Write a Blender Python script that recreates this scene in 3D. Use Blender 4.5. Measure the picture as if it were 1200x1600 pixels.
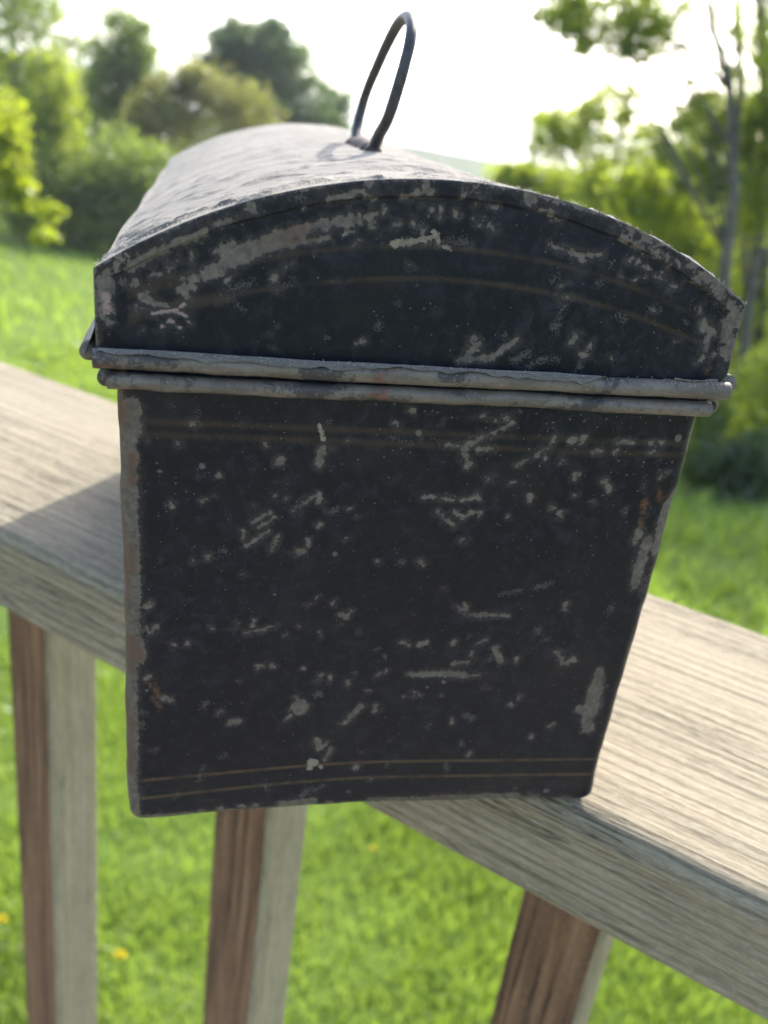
import bpy, math, random
import numpy as np
from mathutils import Vector, Matrix

for _o in list(bpy.data.objects):
    bpy.data.objects.remove(_o, do_unlink=True)
rng = np.random.default_rng(7)
random.seed(7)
sc = bpy.context.scene
col = sc.collection

# ------------------------------------------------------------------ camera
CAM_POS = Vector((0.0938, -0.2017, 0.1622))
YAW, PITCH, ROLL, FPX = -0.5059, -0.4114, 0.1333, 1430.76
fwd = Vector((math.sin(YAW) * math.cos(PITCH), math.cos(YAW) * math.cos(PITCH), math.sin(PITCH)))
rgt0 = Vector((math.cos(YAW), -math.sin(YAW), 0.0))
up0 = rgt0.cross(fwd)
rgt = rgt0 * math.cos(ROLL) + up0 * math.sin(ROLL)
up = up0 * math.cos(ROLL) - rgt0 * math.sin(ROLL)
cam_data = bpy.data.cameras.new('camera')
cam = bpy.data.objects.new('camera', cam_data)
col.objects.link(cam)
M3 = Matrix((rgt, up, -fwd)).transposed()
cam.matrix_world = Matrix.Translation(CAM_POS) @ M3.to_4x4()
cam_data.sensor_fit = 'VERTICAL'
cam_data.sensor_height = 24.0
cam_data.lens = FPX / 1600 * 24.0
cam_data.clip_start = 0.01
cam_data.clip_end = 6000
cam_data.dof.use_dof = True
cam_data.dof.focus_distance = 0.184
cam_data.dof.aperture_fstop = cam_data.lens / 2.1
cam_data.dof.aperture_blades = 0
sc.camera = cam

# ------------------------------------------------------------------ light
SUN_AZ, SUN_EL = math.radians(-11), math.radians(39)      # azimuth from +Y towards +X
sun_dir = Vector((math.sin(SUN_AZ) * math.cos(SUN_EL), math.cos(SUN_AZ) * math.cos(SUN_EL), math.sin(SUN_EL)))
world = bpy.data.worlds.new('World')
sc.world = world
world.use_nodes = True
wn = world.node_tree.nodes
wl_ = world.node_tree.links
wn.clear()
w_out = wn.new('ShaderNodeOutputWorld')
w_bg = wn.new('ShaderNodeBackground')
w_sky = wn.new('ShaderNodeTexSky')
w_sky.sky_type = 'NISHITA'
w_sky.sun_disc = False
w_sky.sun_elevation = SUN_EL
w_sky.sun_rotation = SUN_AZ
w_sky.dust_density = 3.0
w_sky.air_density = 0.9
w_sky.ozone_density = 0.3
w_bg.inputs['Strength'].default_value = 0.15
# the deck stands a few degrees out of true: tip the sky with it
w_tc = wn.new('ShaderNodeTexCoord')
w_map = wn.new('ShaderNodeMapping')
w_map.vector_type = 'VECTOR'
w_map.inputs['Rotation'].default_value = (math.radians(5.0), 0, 0)
wl_.new(w_tc.outputs['Generated'], w_map.inputs['Vector'])
wl_.new(w_map.outputs['Vector'], w_sky.inputs['Vector'])
wl_.new(w_sky.outputs['Color'], w_bg.inputs['Color'])
wl_.new(w_bg.outputs['Background'], w_out.inputs['Surface'])

sun_data = bpy.data.lights.new('sun', 'SUN')
sun_data.energy = 2.0
sun_data.angle = math.radians(0.6)
sun_data.color = (1.0, 0.96, 0.89)
sun = bpy.data.objects.new('sun', sun_data)
col.objects.link(sun)
sun.rotation_euler = sun_dir.to_track_quat('Z', 'Y').to_euler()
sun.location = (0, 0, 30)

sc.view_settings.view_transform = 'Standard'
sc.view_settings.look = 'None'
sc.view_settings.gamma = 1.0
sc.view_settings.use_curve_mapping = False
sc.view_settings.exposure = 1.95
sc.render.engine = 'CYCLES'
sc.cycles.use_denoising = True
sc.cycles.max_bounces = 7
sc.cycles.use_adaptive_sampling = True
sc.cycles.adaptive_threshold = 0.02
sc.cycles.transmission_bounces = 6
sc.cycles.diffuse_bounces = 3
sc.cycles.sample_clamp_indirect = 8.0

# ------------------------------------------------------------------ helpers
def tag(o, label=None, cat=None, group=None, kind=None):
    if label: o['label'] = label
    if cat: o['category'] = cat
    if group: o['group'] = group
    if kind: o['kind'] = kind
    return o

def empty(name, loc=(0, 0, 0), rz=0.0, parent=None):
    o = bpy.data.objects.new(name, None)
    o.empty_display_size = 0.02
    o.location = loc
    o.rotation_euler = (0, 0, rz)
    col.objects.link(o)
    if parent: o.parent = parent
    return o

def np_mesh(name, V, F, mats=None, parent=None, smooth=True, attrs=None, fmat=None):
    """V (n,3); F (m,k) int array with k = 3 or 4, or a list of such arrays."""
    V = np.asarray(V, dtype=np.float32)
    Fs = F if isinstance(F, list) else [F]
    Fs = [np.asarray(f, dtype=np.int32) for f in Fs if len(f)]
    me = bpy.data.meshes.new(name)
    me.vertices.add(len(V))
    me.vertices.foreach_set('co', V.ravel())
    nl = sum(f.size for f in Fs)
    nf = sum(len(f) for f in Fs)
    me.loops.add(nl)
    me.loops.foreach_set('vertex_index', np.concatenate([f.ravel() for f in Fs]))
    me.polygons.add(nf)
    tot = np.concatenate([np.full(len(f), f.shape[1], np.int32) for f in Fs])
    st = np.concatenate([[0], np.cumsum(tot)[:-1]]).astype(np.int32)
    me.polygons.foreach_set('loop_start', st)
    me.polygons.foreach_set('loop_total', tot)
    if fmat is not None:
        me.polygons.foreach_set('material_index', np.asarray(fmat, np.int32))
    me.polygons.foreach_set('use_smooth', np.full(nf, bool(smooth)))
    if attrs:
        for k, a in attrs.items():
            at = me.attributes.new(k, 'FLOAT', 'POINT')
            at.data.foreach_set('value', np.asarray(a, np.float32))
    me.update(calc_edges=True)
    me.validate()
    for m in (mats if isinstance(mats, (list, tuple)) else [mats]):
        if m: me.materials.append(m)
    o = bpy.data.objects.new(name, me)
    col.objects.link(o)
    if parent: o.parent = parent
    return o

def grid_faces(nr, nc, wrap=False, off=0):
    r = np.arange(nr - 1)[:, None]
    c = np.arange(nc if wrap else nc - 1)[None, :]
    c2 = (c + 1) % nc
    a = r * nc + c
    b = r * nc + c2
    return np.stack([a, b, b + nc, a + nc], -1).reshape(-1, 4) + off

_P = np.random.default_rng(3).permutation(512)
def _h(ix, iy, iz):
    return (_P[(_P[(_P[ix & 511] + iy) & 511] + iz) & 511] / 511.0)

def vnoise(x, y, z=0.0):
    x, y, z = np.broadcast_arrays(np.asarray(x, float), np.asarray(y, float), np.asarray(z, float))
    ix, iy, iz = np.floor(x).astype(int), np.floor(y).astype(int), np.floor(z).astype(int)
    fx, fy, fz = x - ix, y - iy, z - iz
    fx, fy, fz = [t * t * (3 - 2 * t) for t in (fx, fy, fz)]
    r = 0
    for dz in (0, 1):
        wz = fz if dz else 1 - fz
        for dy in (0, 1):
            wy = fy if dy else 1 - fy
            for dx in (0, 1):
                wx = fx if dx else 1 - fx
                r = r + wx * wy * wz * _h(ix + dx, iy + dy, iz + dz)
    return r

def fbm(x, y, z=0.0, o=4):
    r, a, t = 0, 0.5, 0
    for i in range(o):
        r = r + a * vnoise(np.asarray(x) * 2 ** i + 17.3 * i, np.asarray(y) * 2 ** i + 5.1 * i, np.asarray(z) * 2 ** i)
        t += a
        a *= 0.5
    return r / t

def tube(path, rad, n=10, caps=True):
    """vertices and faces of a tapered tube along a polyline"""
    path = np.asarray(path, float)
    rad = np.broadcast_to(np.asarray(rad, float), (len(path),))
    V = []
    tan = np.gradient(path, axis=0)
    tan /= np.linalg.norm(tan, axis=1)[:, None] + 1e-12
    ref = np.array([0.0, 0.0, 1.0]) if abs(tan[0][2]) < 0.9 else np.array([1.0, 0.0, 0.0])
    u = np.cross(tan[0], ref)
    u /= np.linalg.norm(u)
    a = np.linspace(0, 2 * np.pi, n, endpoint=False)
    for i in range(len(path)):
        u = u - tan[i] * (u @ tan[i])
        u /= np.linalg.norm(u) + 1e-12
        v = np.cross(tan[i], u)
        V.append(path[i] + rad[i] * (np.cos(a)[:, None] * u + np.sin(a)[:, None] * v))
    V = np.concatenate(V)
    F = [grid_faces(len(path), n, True)]
    if caps:
        k = len(V)
        V = np.concatenate([V, path[:1], path[-1:]])
        i = np.arange(n)
        F.append(np.stack([(i + 1) % n, i, np.full(n, k)], 1))
        e = (len(path) - 1) * n
        F.append(np.stack([e + i, e + (i + 1) % n, np.full(n, k + 1)], 1))
    return V, F

def join(parts):
    """several (V, [F...]) into one"""
    Vs, quads, tris, off = [], [], [], 0
    for V, F in parts:
        for f in (F if isinstance(F, list) else [F]):
            (quads if f.shape[1] == 4 else tris).append(f + off)
        Vs.append(V)
        off += len(V)
    out = []
    if quads: out.append(np.concatenate(quads))
    if tris: out.append(np.concatenate(tris))
    return np.concatenate(Vs), out

# ---- node helper
class NT:
    def __init__(s, name):
        s.m = bpy.data.materials.new(name)
        s.m.use_nodes = True
        s.t = s.m.node_tree
        s.t.nodes.clear()
        s.out = s.t.nodes.new('ShaderNodeOutputMaterial')
    def n(s, typ, ins=None, **props):
        nd = s.t.nodes.new(typ)
        for k, v in props.items():
            setattr(nd, k, v)
        for k, v in (ins or {}).items():
            sk = nd.inputs[k]
            if hasattr(v, 'node'):
                s.t.links.new(v, sk)
            else:
                if sk.type == 'RGBA' and len(v) == 3: v = (*v, 1)
                sk.default_value = v
        return nd
    def math(s, op, a, b=0.0, c=0.0, clamp=False):
        nd = s.n('ShaderNodeMath', {0: a, 1: b, 2: c}, operation=op, use_clamp=clamp)
        return nd.outputs[0]
    def attr(s, name):
        return s.n('ShaderNodeAttribute', attribute_name=name).outputs['Fac']
    def ss(s, v, lo, hi, a=0.0, b=1.0):
        nd = s.n('ShaderNodeMapRange', {'Value': v, 'From Min': lo, 'From Max': hi, 'To Min': a, 'To Max': b}, interpolation_type='SMOOTHSTEP')
        return nd.outputs['Result']
    def mix(s, f, a, b, mode='MIX'):
        nd = s.n('ShaderNodeMix', data_type='RGBA', blend_type=mode)
        for i, v in ((0, f), (6, a), (7, b)):
            sk = nd.inputs[i]
            if hasattr(v, 'node'): s.t.links.new(v, sk)
            else: sk.default_value = ((*v, 1) if i and len(v) == 3 else v)
        return nd.outputs[2]
    def coord(s, scale=(1, 1, 1), kind='Object', rot=(0, 0, 0)):
        tc = s.n('ShaderNodeTexCoord')
        return s.n('ShaderNodeMapping', {'Vector': tc.outputs[kind], 'Scale': scale, 'Rotation': rot}).outputs[0]
    def noise(s, vec, scale, detail=4, rough=0.55, dist=0.0):
        return s.n('ShaderNodeTexNoise', {'Vector': vec, 'Scale': scale, 'Detail': detail, 'Roughness': rough, 'Distortion': dist}).outputs['Fac']
    def bump(s, h, dist, strength=1.0, normal=None):
        ins = {'Height': h, 'Distance': dist, 'Strength': strength}
        if normal is not None: ins['Normal'] = normal
        return s.n('ShaderNodeBump', ins).outputs['Normal']
    def principled(s, color, rough, normal=None, **kw):
        ins = {'Base Color': color, 'Roughness': rough}
        if normal is not None: ins['Normal'] = normal
        ins.update(kw)
        p = s.n('ShaderNodeBsdfPrincipled', ins)
        s.t.links.new(p.outputs[0], s.out.inputs['Surface'])
        return p

# ------------------------------------------------------------------ materials
def mat_paint(name, use_attr=True):
    """black japanned paint over tinplate, chipped, scuffed and rusted"""
    t = NT(name)
    ob = t.coord()
    fine = t.noise(ob, 2600, 3, 0.6)
    med = t.noise(ob, 700, 5, 0.65, 0.4)
    coarse = t.noise(ob, 60, 4, 0.55)
    big = t.noise(ob, 22, 3, 0.5)
    jag = t.math('ADD', t.math('MULTIPLY', t.math('SUBTRACT', fine, 0.5), 0.9), t.math('MULTIPLY', t.math('SUBTRACT', med, 0.5), 2.6))
    if use_attr:
        chip = t.ss(t.math('ADD', t.attr('chip'), jag), 0.04, 0.2)
        dimv = t.ss(t.math('ADD', t.attr('dim'), t.math('ADD', jag, t.math('MULTIPLY', t.math('SUBTRACT', fine, 0.55), 5.0))), -0.3, 0.5, 0, 0.75)
        rust = t.ss(t.math('ADD', t.attr('rust'), t.math('MULTIPLY', t.math('SUBTRACT', med, 0.5), 5.0)), -0.5, 1.2)
        bright = t.ss(t.math('ADD', t.attr('bright'), jag), -0.1, 0.15)
        pink = t.ss(t.attr('pink'), -0.4, 0.4)
        stripe = t.math('MULTIPLY', t.attr('stripe'), t.ss(t.noise(ob, 160, 4, 0.6), 0.3, 0.55, 0.25, 1.0))
        speckd = t.attr('speck')
        base_chip = chip
    else:
        chip = t.ss(t.math('ADD', coarse, t.math('MULTIPLY', jag, 0.06)), 0.62, 0.64)
        dimv = rust = bright = pink = stripe = 0.0
        speckd = 0.4
        base_chip = chip
    # little pale specks where the finish has popped
    v1 = t.n('ShaderNodeTexVoronoi', {'Vector': ob, 'Scale': 1900.0, 'Randomness': 1.0}, feature='F1')
    cellr = t.n('ShaderNodeSeparateColor', {'Color': v1.outputs['Color']}).outputs[0]
    thr = t.math('MULTIPLY', t.math('SUBTRACT', t.math('ADD', cellr, t.math('MULTIPLY', speckd, 0.03)), 0.985), 8.0)
    sp = t.ss(t.math('SUBTRACT', thr, t.math('ADD', v1.outputs['Distance'], t.math('MULTIPLY', t.math('SUBTRACT', fine, 0.5), 0.5))), -0.22, 0.0)
    v2 = t.n('ShaderNodeTexVoronoi', {'Vector': ob, 'Scale': 420.0, 'Randomness': 1.0}, feature='F1')
    cell2 = t.n('ShaderNodeSeparateColor', {'Color': v2.outputs['Color']}).outputs[1]
    thr2 = t.math('MULTIPLY', t.math('SUBTRACT', t.math('ADD', cell2, t.math('MULTIPLY', speckd, 0.008)), 0.992), 14.0)
    sp2 = t.ss(t.math('SUBTRACT', thr2, t.math('ADD', v2.outputs['Distance'], t.math('MULTIPLY', jag, 0.12))), -0.25, -0.1)
    sp = t.math('MAXIMUM', t.math('MULTIPLY', sp, 0.8), t.math('MULTIPLY', sp2, 0.7))
    # dust film: fine grey scuffing on the black
    scuff = t.noise(t.coord((1, 1, 1), rot=(0.3, 0.5, 0.9)), 320, 9, 0.8, 0.6)
    wipe = t.noise(t.coord((1.0, 1.0, 0.22), rot=(0, 0.75, 0)), 190, 6, 0.7, 0.8)
    film = t.math('MULTIPLY', t.ss(scuff, 0.45, 0.68), t.ss(big, 0.25, 0.75, 0.3, 1.0))
    film = t.math('MAXIMUM', film, t.math('MULTIPLY', t.ss(wipe, 0.58, 0.75), 0.55))
    black = t.mix(t.math('MULTIPLY', film, 0.45), (0.0036, 0.0046, 0.0092), (0.044, 0.047, 0.060))
    black = t.mix(t.math('MULTIPLY', t.ss(coarse, 0.5, 0.75), 0.35), black, (0.022, 0.019, 0.018))
    metal = t.mix(t.ss(med, 0.3, 0.7), (0.066, 0.057, 0.046), (0.132, 0.114, 0.091))
    metal = t.mix(t.ss(t.noise(ob, 90, 4), 0.55, 0.72, 0, 0.55), metal, (0.085, 0.052, 0.036))
    rustc = t.mix(t.ss(fine, 0.3, 0.7), (0.062, 0.033, 0.020), (0.135, 0.064, 0.032))
    c = t.mix(stripe, black, (0.075, 0.050, 0.024))
    c = t.mix(dimv, c, (0.085, 0.077, 0.068))
    c = t.mix(sp, c, (0.125, 0.112, 0.095))
    halo = t.ss(t.math('ADD', t.attr('chip'), t.math('MULTIPLY', jag, 1.6)), -1.3, 0.2, 0, 0.45) if use_attr else 0.0
    c = t.mix(halo, c, (0.060, 0.052, 0.046))
    c = t.mix(base_chip, c, metal)
    c = t.mix(t.math('MULTIPLY', pink, chip) if use_attr else 0.0, c, (0.23, 0.165, 0.145))
    c = t.mix(bright, c, (0.19, 0.168, 0.125))
    c = t.mix(t.math('MULTIPLY', rust, 0.8) if use_attr else 0.0, c, rustc)
    paint_h = t.math('SUBTRACT', 1.0, t.math('MAXIMUM', base_chip, dimv))
    nrm = t.bump(paint_h, 0.00022, 0.9)
    nrm = t.bump(scuff, 0.00006, 0.5, nrm)
    nrm = t.bump(coarse, 0.0006, 0.25, nrm)
    rough = t.ss(film, 0.0, 1.0, 0.36, 0.62)
    rough = t.math('MAXIMUM', rough, t.math('MULTIPLY', base_chip, 0.62))
    t.principled(c, rough, nrm, **{'Specular IOR Level': 0.22})
    return t.m

def mat_bead():
    """bare grey tin of the rolled wire edges, a little rust and old paint in the low places"""
    t = NT('worn_tin')
    ob = t.coord()
    a = t.noise(t.coord((0.35, 0.35, 1)), 300, 5, 0.6)
    b = t.noise(ob, 55, 5, 0.6)
    f = t.noise(ob, 1400, 4, 0.6)
    c = t.mix(t.ss(a, 0.3, 0.7), (0.085, 0.071, 0.057), (0.150, 0.128, 0.103))
    c = t.mix(t.ss(t.math('ADD', b, t.math('MULTIPLY', f, 0.18)), 0.66, 0.70, 0, 0.85), c, (0.022, 0.021, 0.023))
    c = t.mix(t.ss(t.math('ADD', t.noise(ob, 150, 5, 0.65), t.math('MULTIPLY', f, 0.15)), 0.67, 0.72, 0, 0.75), c, (0.13, 0.060, 0.034))
    c = t.mix(t.ss(t.noise(ob, 620, 5, 0.7), 0.56, 0.62, 0, 0.55), c, (0.045, 0.038, 0.032))
    c = t.mix(t.ss(f, 0.60, 0.70, 0, 0.5), c, (0.24, 0.21, 0.17))
    nrm = t.bump(a, 0.0005, 0.6)
    nrm = t.bump(t.noise(ob, 620, 5, 0.7), 0.00025, 0.7, nrm)
    nrm = t.bump(f, 0.0001, 0.6, nrm)
    t.principled(c, 0.55, nrm, Metallic=0.15)
    return t.m

def mat_dust(name, dark=0.0):
    """matted grey dust and lint over crazed paint"""
    t = NT(name)
    ob = t.coord()
    streak = t.noise(t.coord((0.22, 1.0, 0.22)), 520, 7, 0.68, 0.6)
    wide = t.noise(t.coord((0.35, 1.0, 0.35)), 60, 5, 0.6, 0.4)
    grit = t.noise(ob, 2300, 4, 0.7)
    patch = t.noise(ob, 26, 4, 0.6)
    k = 1.0 - dark
    c = t.mix(t.ss(wide, 0.3, 0.7), (0.145 * k, 0.125 * k, 0.096 * k), (0.235 * k, 0.207 * k, 0.162 * k))
    c = t.mix(t.ss(streak, 0.53, 0.66, 0, 0.75), c, (0.062 * k, 0.055 * k, 0.046 * k))
    c = t.mix(t.ss(patch, 0.58, 0.75, 0, 0.5), c, (0.10 * k, 0.095 * k, 0.09 * k))
    c = t.mix(t.ss(grit, 0.6, 0.75, 0, 0.6), c, (0.36 * k, 0.34 * k, 0.30 * k))
    nrm = t.bump(streak, 0.0009, 0.8)
    nrm = t.bump(grit, 0.00035, 0.9, nrm)
    t.principled(c, 0.85, nrm, **{'Specular IOR Level': 0.25, 'Sheen Weight': 0.25, 'Sheen Roughness': 0.5})
    return t.m

def mat_flat(name, color, rough=0.7, nscale=0, var=0.3, **kw):
    t = NT(name)
    if nscale:
        n = t.noise(t.coord(), nscale, 5, 0.6)
        c = t.mix(t.ss(n, 0.3, 0.7), tuple(x * (1 - var) for x in color), tuple(x * (1 + var) for x in color))
        t.principled(c, rough, t.bump(n, 0.2 / nscale, 0.4), **kw)
    else:
        t.principled(color, rough, **kw)
    return t.m

def mat_wood(name, light, mid, dark, axis=0, bump=0.0006, ring=150.0):
    """weathered softwood, grain running along one axis"""
    t = NT(name)
    s1 = [1.0, 1.0, 1.0]; s1[axis] = 0.035
    s2 = [1.0, 1.0, 1.0]; s2[axis] = 0.07
    s3 = [1.0, 1.0, 1.0]; s3[axis] = 0.25
    g1 = t.noise(t.coord(tuple(s1)), ring, 6, 0.6, 0.3)
    g2 = t.noise(t.coord(tuple(s2)), ring * 5, 6, 0.7, 0.2)
    g3 = t.noise(t.coord(tuple(s3)), 18, 4, 0.6)
    g4 = t.noise(t.coord(tuple(s3)), 420, 5, 0.7)
    sep = t.n('ShaderNodeSeparateXYZ', {'Vector': t.n('ShaderNodeTexCoord').outputs['Object']})
    oth = [i for i in (0, 1, 2) if i != axis]
    slow = t.noise(t.coord(tuple(s2)), 26, 3, 0.5)
    ph = t.math('ADD', t.math('MULTIPLY', sep.outputs[oth[0]], 1.0), t.math('MULTIPLY', sep.outputs[oth[1]], 1.25))
    ph = t.math('ADD', t.math('MULTIPLY', ph, 1250.0 * ring / 230.0), t.math('MULTIPLY', slow, 26.0))
    bands = t.ss(t.math('SINE', ph), 0.15, 0.95)
    gran = t.noise(t.coord(tuple(s3)), 1100, 4, 0.75)
    s4 = [1.0, 1.0, 1.0]; s4[axis] = 0.03
    cr = t.noise(t.coord(tuple(s4)), ring * 1.9, 4, 0.55, 0.2)
    crack = t.ss(t.math('ABSOLUTE', t.math('SUBTRACT', cr, 0.5)), 0.004, 0.022, 1.0, 0.0)
    crack = t.math('MULTIPLY', crack, t.ss(g3, 0.42, 0.62))
    c = t.mix(t.ss(g1, 0.26, 0.60), tuple((x + y) / 2 for x, y in zip(dark, mid)), mid)
    c = t.mix(t.ss(g2, 0.35, 0.68, 0, 0.85), c, light)
    c = t.mix(t.math('MULTIPLY', bands, 0.4), c, tuple(x * 0.8 for x in dark))
    c = t.mix(t.ss(g3, 0.5, 0.75, 0, 0.4), c, mid)
    c = t.mix(t.ss(gran, 0.52, 0.66, 0, 0.5), c, tuple(min(1, x * 1.25) for x in light))
    c = t.mix(t.ss(gran, 0.36, 0.46, 0.5, 0.0), c, dark)
    c = t.mix(t.math('MULTIPLY', crack, 0.85), c, tuple(x * 0.35 for x in dark))
    c = t.mix(t.ss(g4, 0.62, 0.78, 0, 0.4), c, tuple(x * 0.55 for x in dark))
    h = t.math('ADD', g1, t.math('MULTIPLY', g2, 0.55))
    h = t.math('SUBTRACT', h, t.math('ADD', t.math('MULTIPLY', crack, 0.8), t.math('MULTIPLY', bands, 0.25)))
    nrm = t.bump(h, bump, 0.9)
    nrm = t.bump(gran, bump * 0.45, 0.8, nrm)
    t.principled(c, 0.78, nrm, **{'Specular IOR Level': 0.3})
    return t.m

def mat_leaf(name, dark, light, trans, tw=0.5, scale=0.8):
    t = NT(name)
    n = t.noise(t.coord(kind='Object'), scale, 3, 0.6)
    f = t.math('ADD', t.math('MULTIPLY', t.attr('tone'), 0.6), t.math('MULTIPLY', t.ss(n, 0.3, 0.7), 0.4))
    c = t.mix(f, dark, light)
    d = t.n('ShaderNodeBsdfDiffuse', {'Color': c})
    tr = t.n('ShaderNodeBsdfTranslucent', {'Color': t.mix(f, tuple(x * 0.6 for x in trans), trans)})
    g = t.n('ShaderNodeBsdfGlossy', {'Color': (1, 1, 1), 'Roughness': 0.35})
    m1 = t.n('ShaderNodeMixShader', {0: tw, 1: d.outputs[0], 2: tr.outputs[0]})
    m2 = t.n('ShaderNodeMixShader', {0: 0.04, 1: m1.outputs[0], 2: g.outputs[0]})
    t.t.links.new(m2.outputs[0], t.out.inputs['Surface'])
    return t.m

M_paint = mat_paint('chipped_black_paint')
M_paint2 = mat_paint('chipped_black_paint_plain', False)
M_bead = mat_bead()
M_dust = mat_dust('dusty_lid')
M_flake = mat_dust('dusty_flake', 0.25)
M_iron = mat_flat('dark_iron_wire', (0.028, 0.027, 0.030), 0.5, 500, 0.4)
M_rusty = mat_flat('rusty_iron', (0.06, 0.038, 0.028), 0.75, 400, 0.5)
M_hollow = mat_flat('dark_hollow', (0.012, 0.012, 0.012), 0.9)
M_rail = mat_wood('weathered_rail', (0.300, 0.264, 0.186), (0.240, 0.205, 0.138), (0.140, 0.113, 0.071), 0, 0.0006, 250)
M_bal_pale = mat_wood('weathered_baluster', (0.380, 0.340, 0.232), (0.290, 0.250, 0.160), (0.17, 0.140, 0.082), 2, 0.0004, 170)
M_bal_brown = mat_wood('brown_stained_baluster', (0.235, 0.138, 0.074), (0.145, 0.080, 0.040), (0.040, 0.022, 0.012), 2, 0.0004, 48)
M_deck = mat_wood('old_grey_deck', (0.36, 0.32, 0.25), (0.29, 0.255, 0.195), (0.17, 0.145, 0.105), 0)
M_bark = mat_flat('tree_bark', (0.105, 0.092, 0.076), 0.9, 14, 0.4)

# ------------------------------------------------------------------ terrain
VIEW_AZ = math.radians(-30)
DS = np.array([math.sin(VIEW_AZ), math.cos(VIEW_AZ)])     # downhill direction
DT = np.array([DS[1], -DS[0]])
def ground_z(x, y):
    x = np.asarray(x, float); y = np.asarray(y, float)
    s = x * DS[0] + y * DS[1]
    tt = x * DT[0] + y * DT[1]
    z = np.interp(s, [-400, 0.8, 60, 110, 210, 340, 430, 600, 1500], [-1.65, -1.65, -8.45, -14, -24, -10.8, -20, -80, -190])
    hill = np.clip((s - 210) / 130, 0, 1)
    z = z + hill * (4.5 * (vnoise(tt / 90.0 + 3.3, s / 500.0) - 0.5) + 1.4 * (vnoise(tt / 14.0, s / 60.0) - 0.5))
    near = np.clip((60 - np.abs(s)) / 50, 0, 1)
    z = z + near * (0.10 * (vnoise(x / 2.3 + 40, y / 2.3 + 9) - 0.5) + 0.5 * (vnoise(x / 11.0 + 4, y / 11.0 + 7) - 0.5) * np.clip((np.hypot(x, y) - 3) / 8, 0, 1))
    return z

sv = np.concatenate([np.linspace(-30, -2, 12), np.linspace(-1.5, 14, 90), np.linspace(14.5, 60, 60), np.linspace(63, 500, 130), np.linspace(510, 1500, 30)])
tv = np.concatenate([-np.geomspace(1100, 10.5, 70), np.linspace(-10, 10, 90), np.geomspace(10.5, 1100, 70)])
SS, TT = np.meshgrid(sv, tv, indexing='ij')
GX = SS * DS[0] + TT * DT[0]
GY = SS * DS[1] + TT * DT[1]
tg = NT('lawn_soil')
gp = tg.n('ShaderNodeNewGeometry').outputs['Position']
g_n1 = tg.noise(gp, 0.9, 5, 0.6)
g_n2 = tg.noise(gp, 14, 5, 0.65)
g_len = tg.n('ShaderNodeVectorMath', {0: gp}, operation='LENGTH').outputs['Value']
gc = tg.mix(tg.ss(g_n1, 0.3, 0.7), (0.055, 0.098, 0.018), (0.115, 0.165, 0.030))
gc = tg.mix(tg.ss(g_n2, 0.35, 0.7, 0, 0.6), gc, (0.080, 0.130, 0.022))
far_c = tg.mix(tg.ss(tg.noise(gp, 0.03, 4), 0.35, 0.65), (0.035, 0.060, 0.020), (0.060, 0.090, 0.028))
gc = tg.mix(tg.ss(g_len, 45, 90), gc, far_c)
tg.principled(gc, 0.95, tg.bump(g_n2, 0.05, 0.6), **{'Specular IOR Level': 0.1})
ground = np_mesh('ground', np.stack([GX, GY, ground_z(GX, GY)], -1).reshape(-1, 3), grid_faces(len(sv), len(tv)), tg.m)
tag(ground, 'green lawn sloping down to woods and a far ridge', kind='structure')

# ------------------------------------------------------------------ deck railing
railing = tag(empty('deck_railing', (0, 0.07, -1.0)), 'weathered wooden deck railing carrying the old tin box', 'railing')

def rail_mesh():
    W, T, R = 0.14, 0.0378, 0.0055
    prof = []
    def corner(cx, cz, a0, a1, r, n=9):
        for a in np.linspace(a0, a1, n):
            prof.append((cx + r * math.cos(a), cz + r * math.sin(a)))
    def line(p, q, n):
        for t in np.linspace(0, 1, n + 2)[1:-1]:
            prof.append((p[0] + (q[0] - p[0]) * t, p[1] + (q[1] - p[1]) * t))
    h = math.pi / 2
    r2 = 0.0025
    corner(W - R, -R, 0, h, R); line((W - R, 0), (R - 0.003, 0), 190)
    corner(R - 0.003, -R, h, 2 * h, R); line((-0.003, -R), (0, -T + r2), 70)
    corner(r2, -T + r2, 2 * h, 3 * h, r2, 5); line((r2, -T), (W - r2, -T), 40)
    corner(W - r2, -T + r2, 3 * h, 4 * h, r2, 5); line((W, -T + r2), (W, -R), 14)
    P = np.array(prof)
    xs = np.concatenate([np.linspace(-2.6, -0.62, 30), np.linspace(-0.6, 0.32, 320), np.linspace(0.34, 2.0, 24)])
    nx, npf = len(xs), len(P)
    nrm = np.roll(P, -1, 0) - np.roll(P, 1, 0)
    nrm = np.stack([nrm[:, 1], -nrm[:, 0]], 1)
    nrm /= np.linalg.norm(nrm, axis=1)[:, None] + 1e-9
    X = xs[:, None]
    arc = np.cumsum(np.r_[0, np.linalg.norm(np.diff(P, axis=0), axis=1)])[None, :]
    wob = 0.0016 * (fbm(X * 5.0, arc * 30.0, 0, 3) - 0.5)
    ridge = fbm(X * 3.0 + 0 * arc, (arc + wob) * 210.0, 2.2, 3) - 0.5
    ridge2 = fbm(X * 9.0, (arc + wob) * 620.0, 7.7, 2) - 0.5
    check = np.clip(fbm(X * 2.0, (arc + wob) * 140.0, 5.5, 2) - 0.70, 0, 1)
    disp = 0.0011 * ridge + 0.0006 * ridge2 - 0.006 * check
    Y = P[None, :, 0] + nrm[None, :, 0] * disp
    Z = P[None, :, 1] + nrm[None, :, 1] * disp
    V = np.stack([np.broadcast_to(X, Y.shape), Y - 0.07, Z + 1.0], -1).reshape(-1, 3)
    return V, grid_faces(nx, npf, True)
V, F = rail_mesh()
np_mesh('cap_rail', V, F[:, ::-1].copy(), M_rail, railing)

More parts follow.
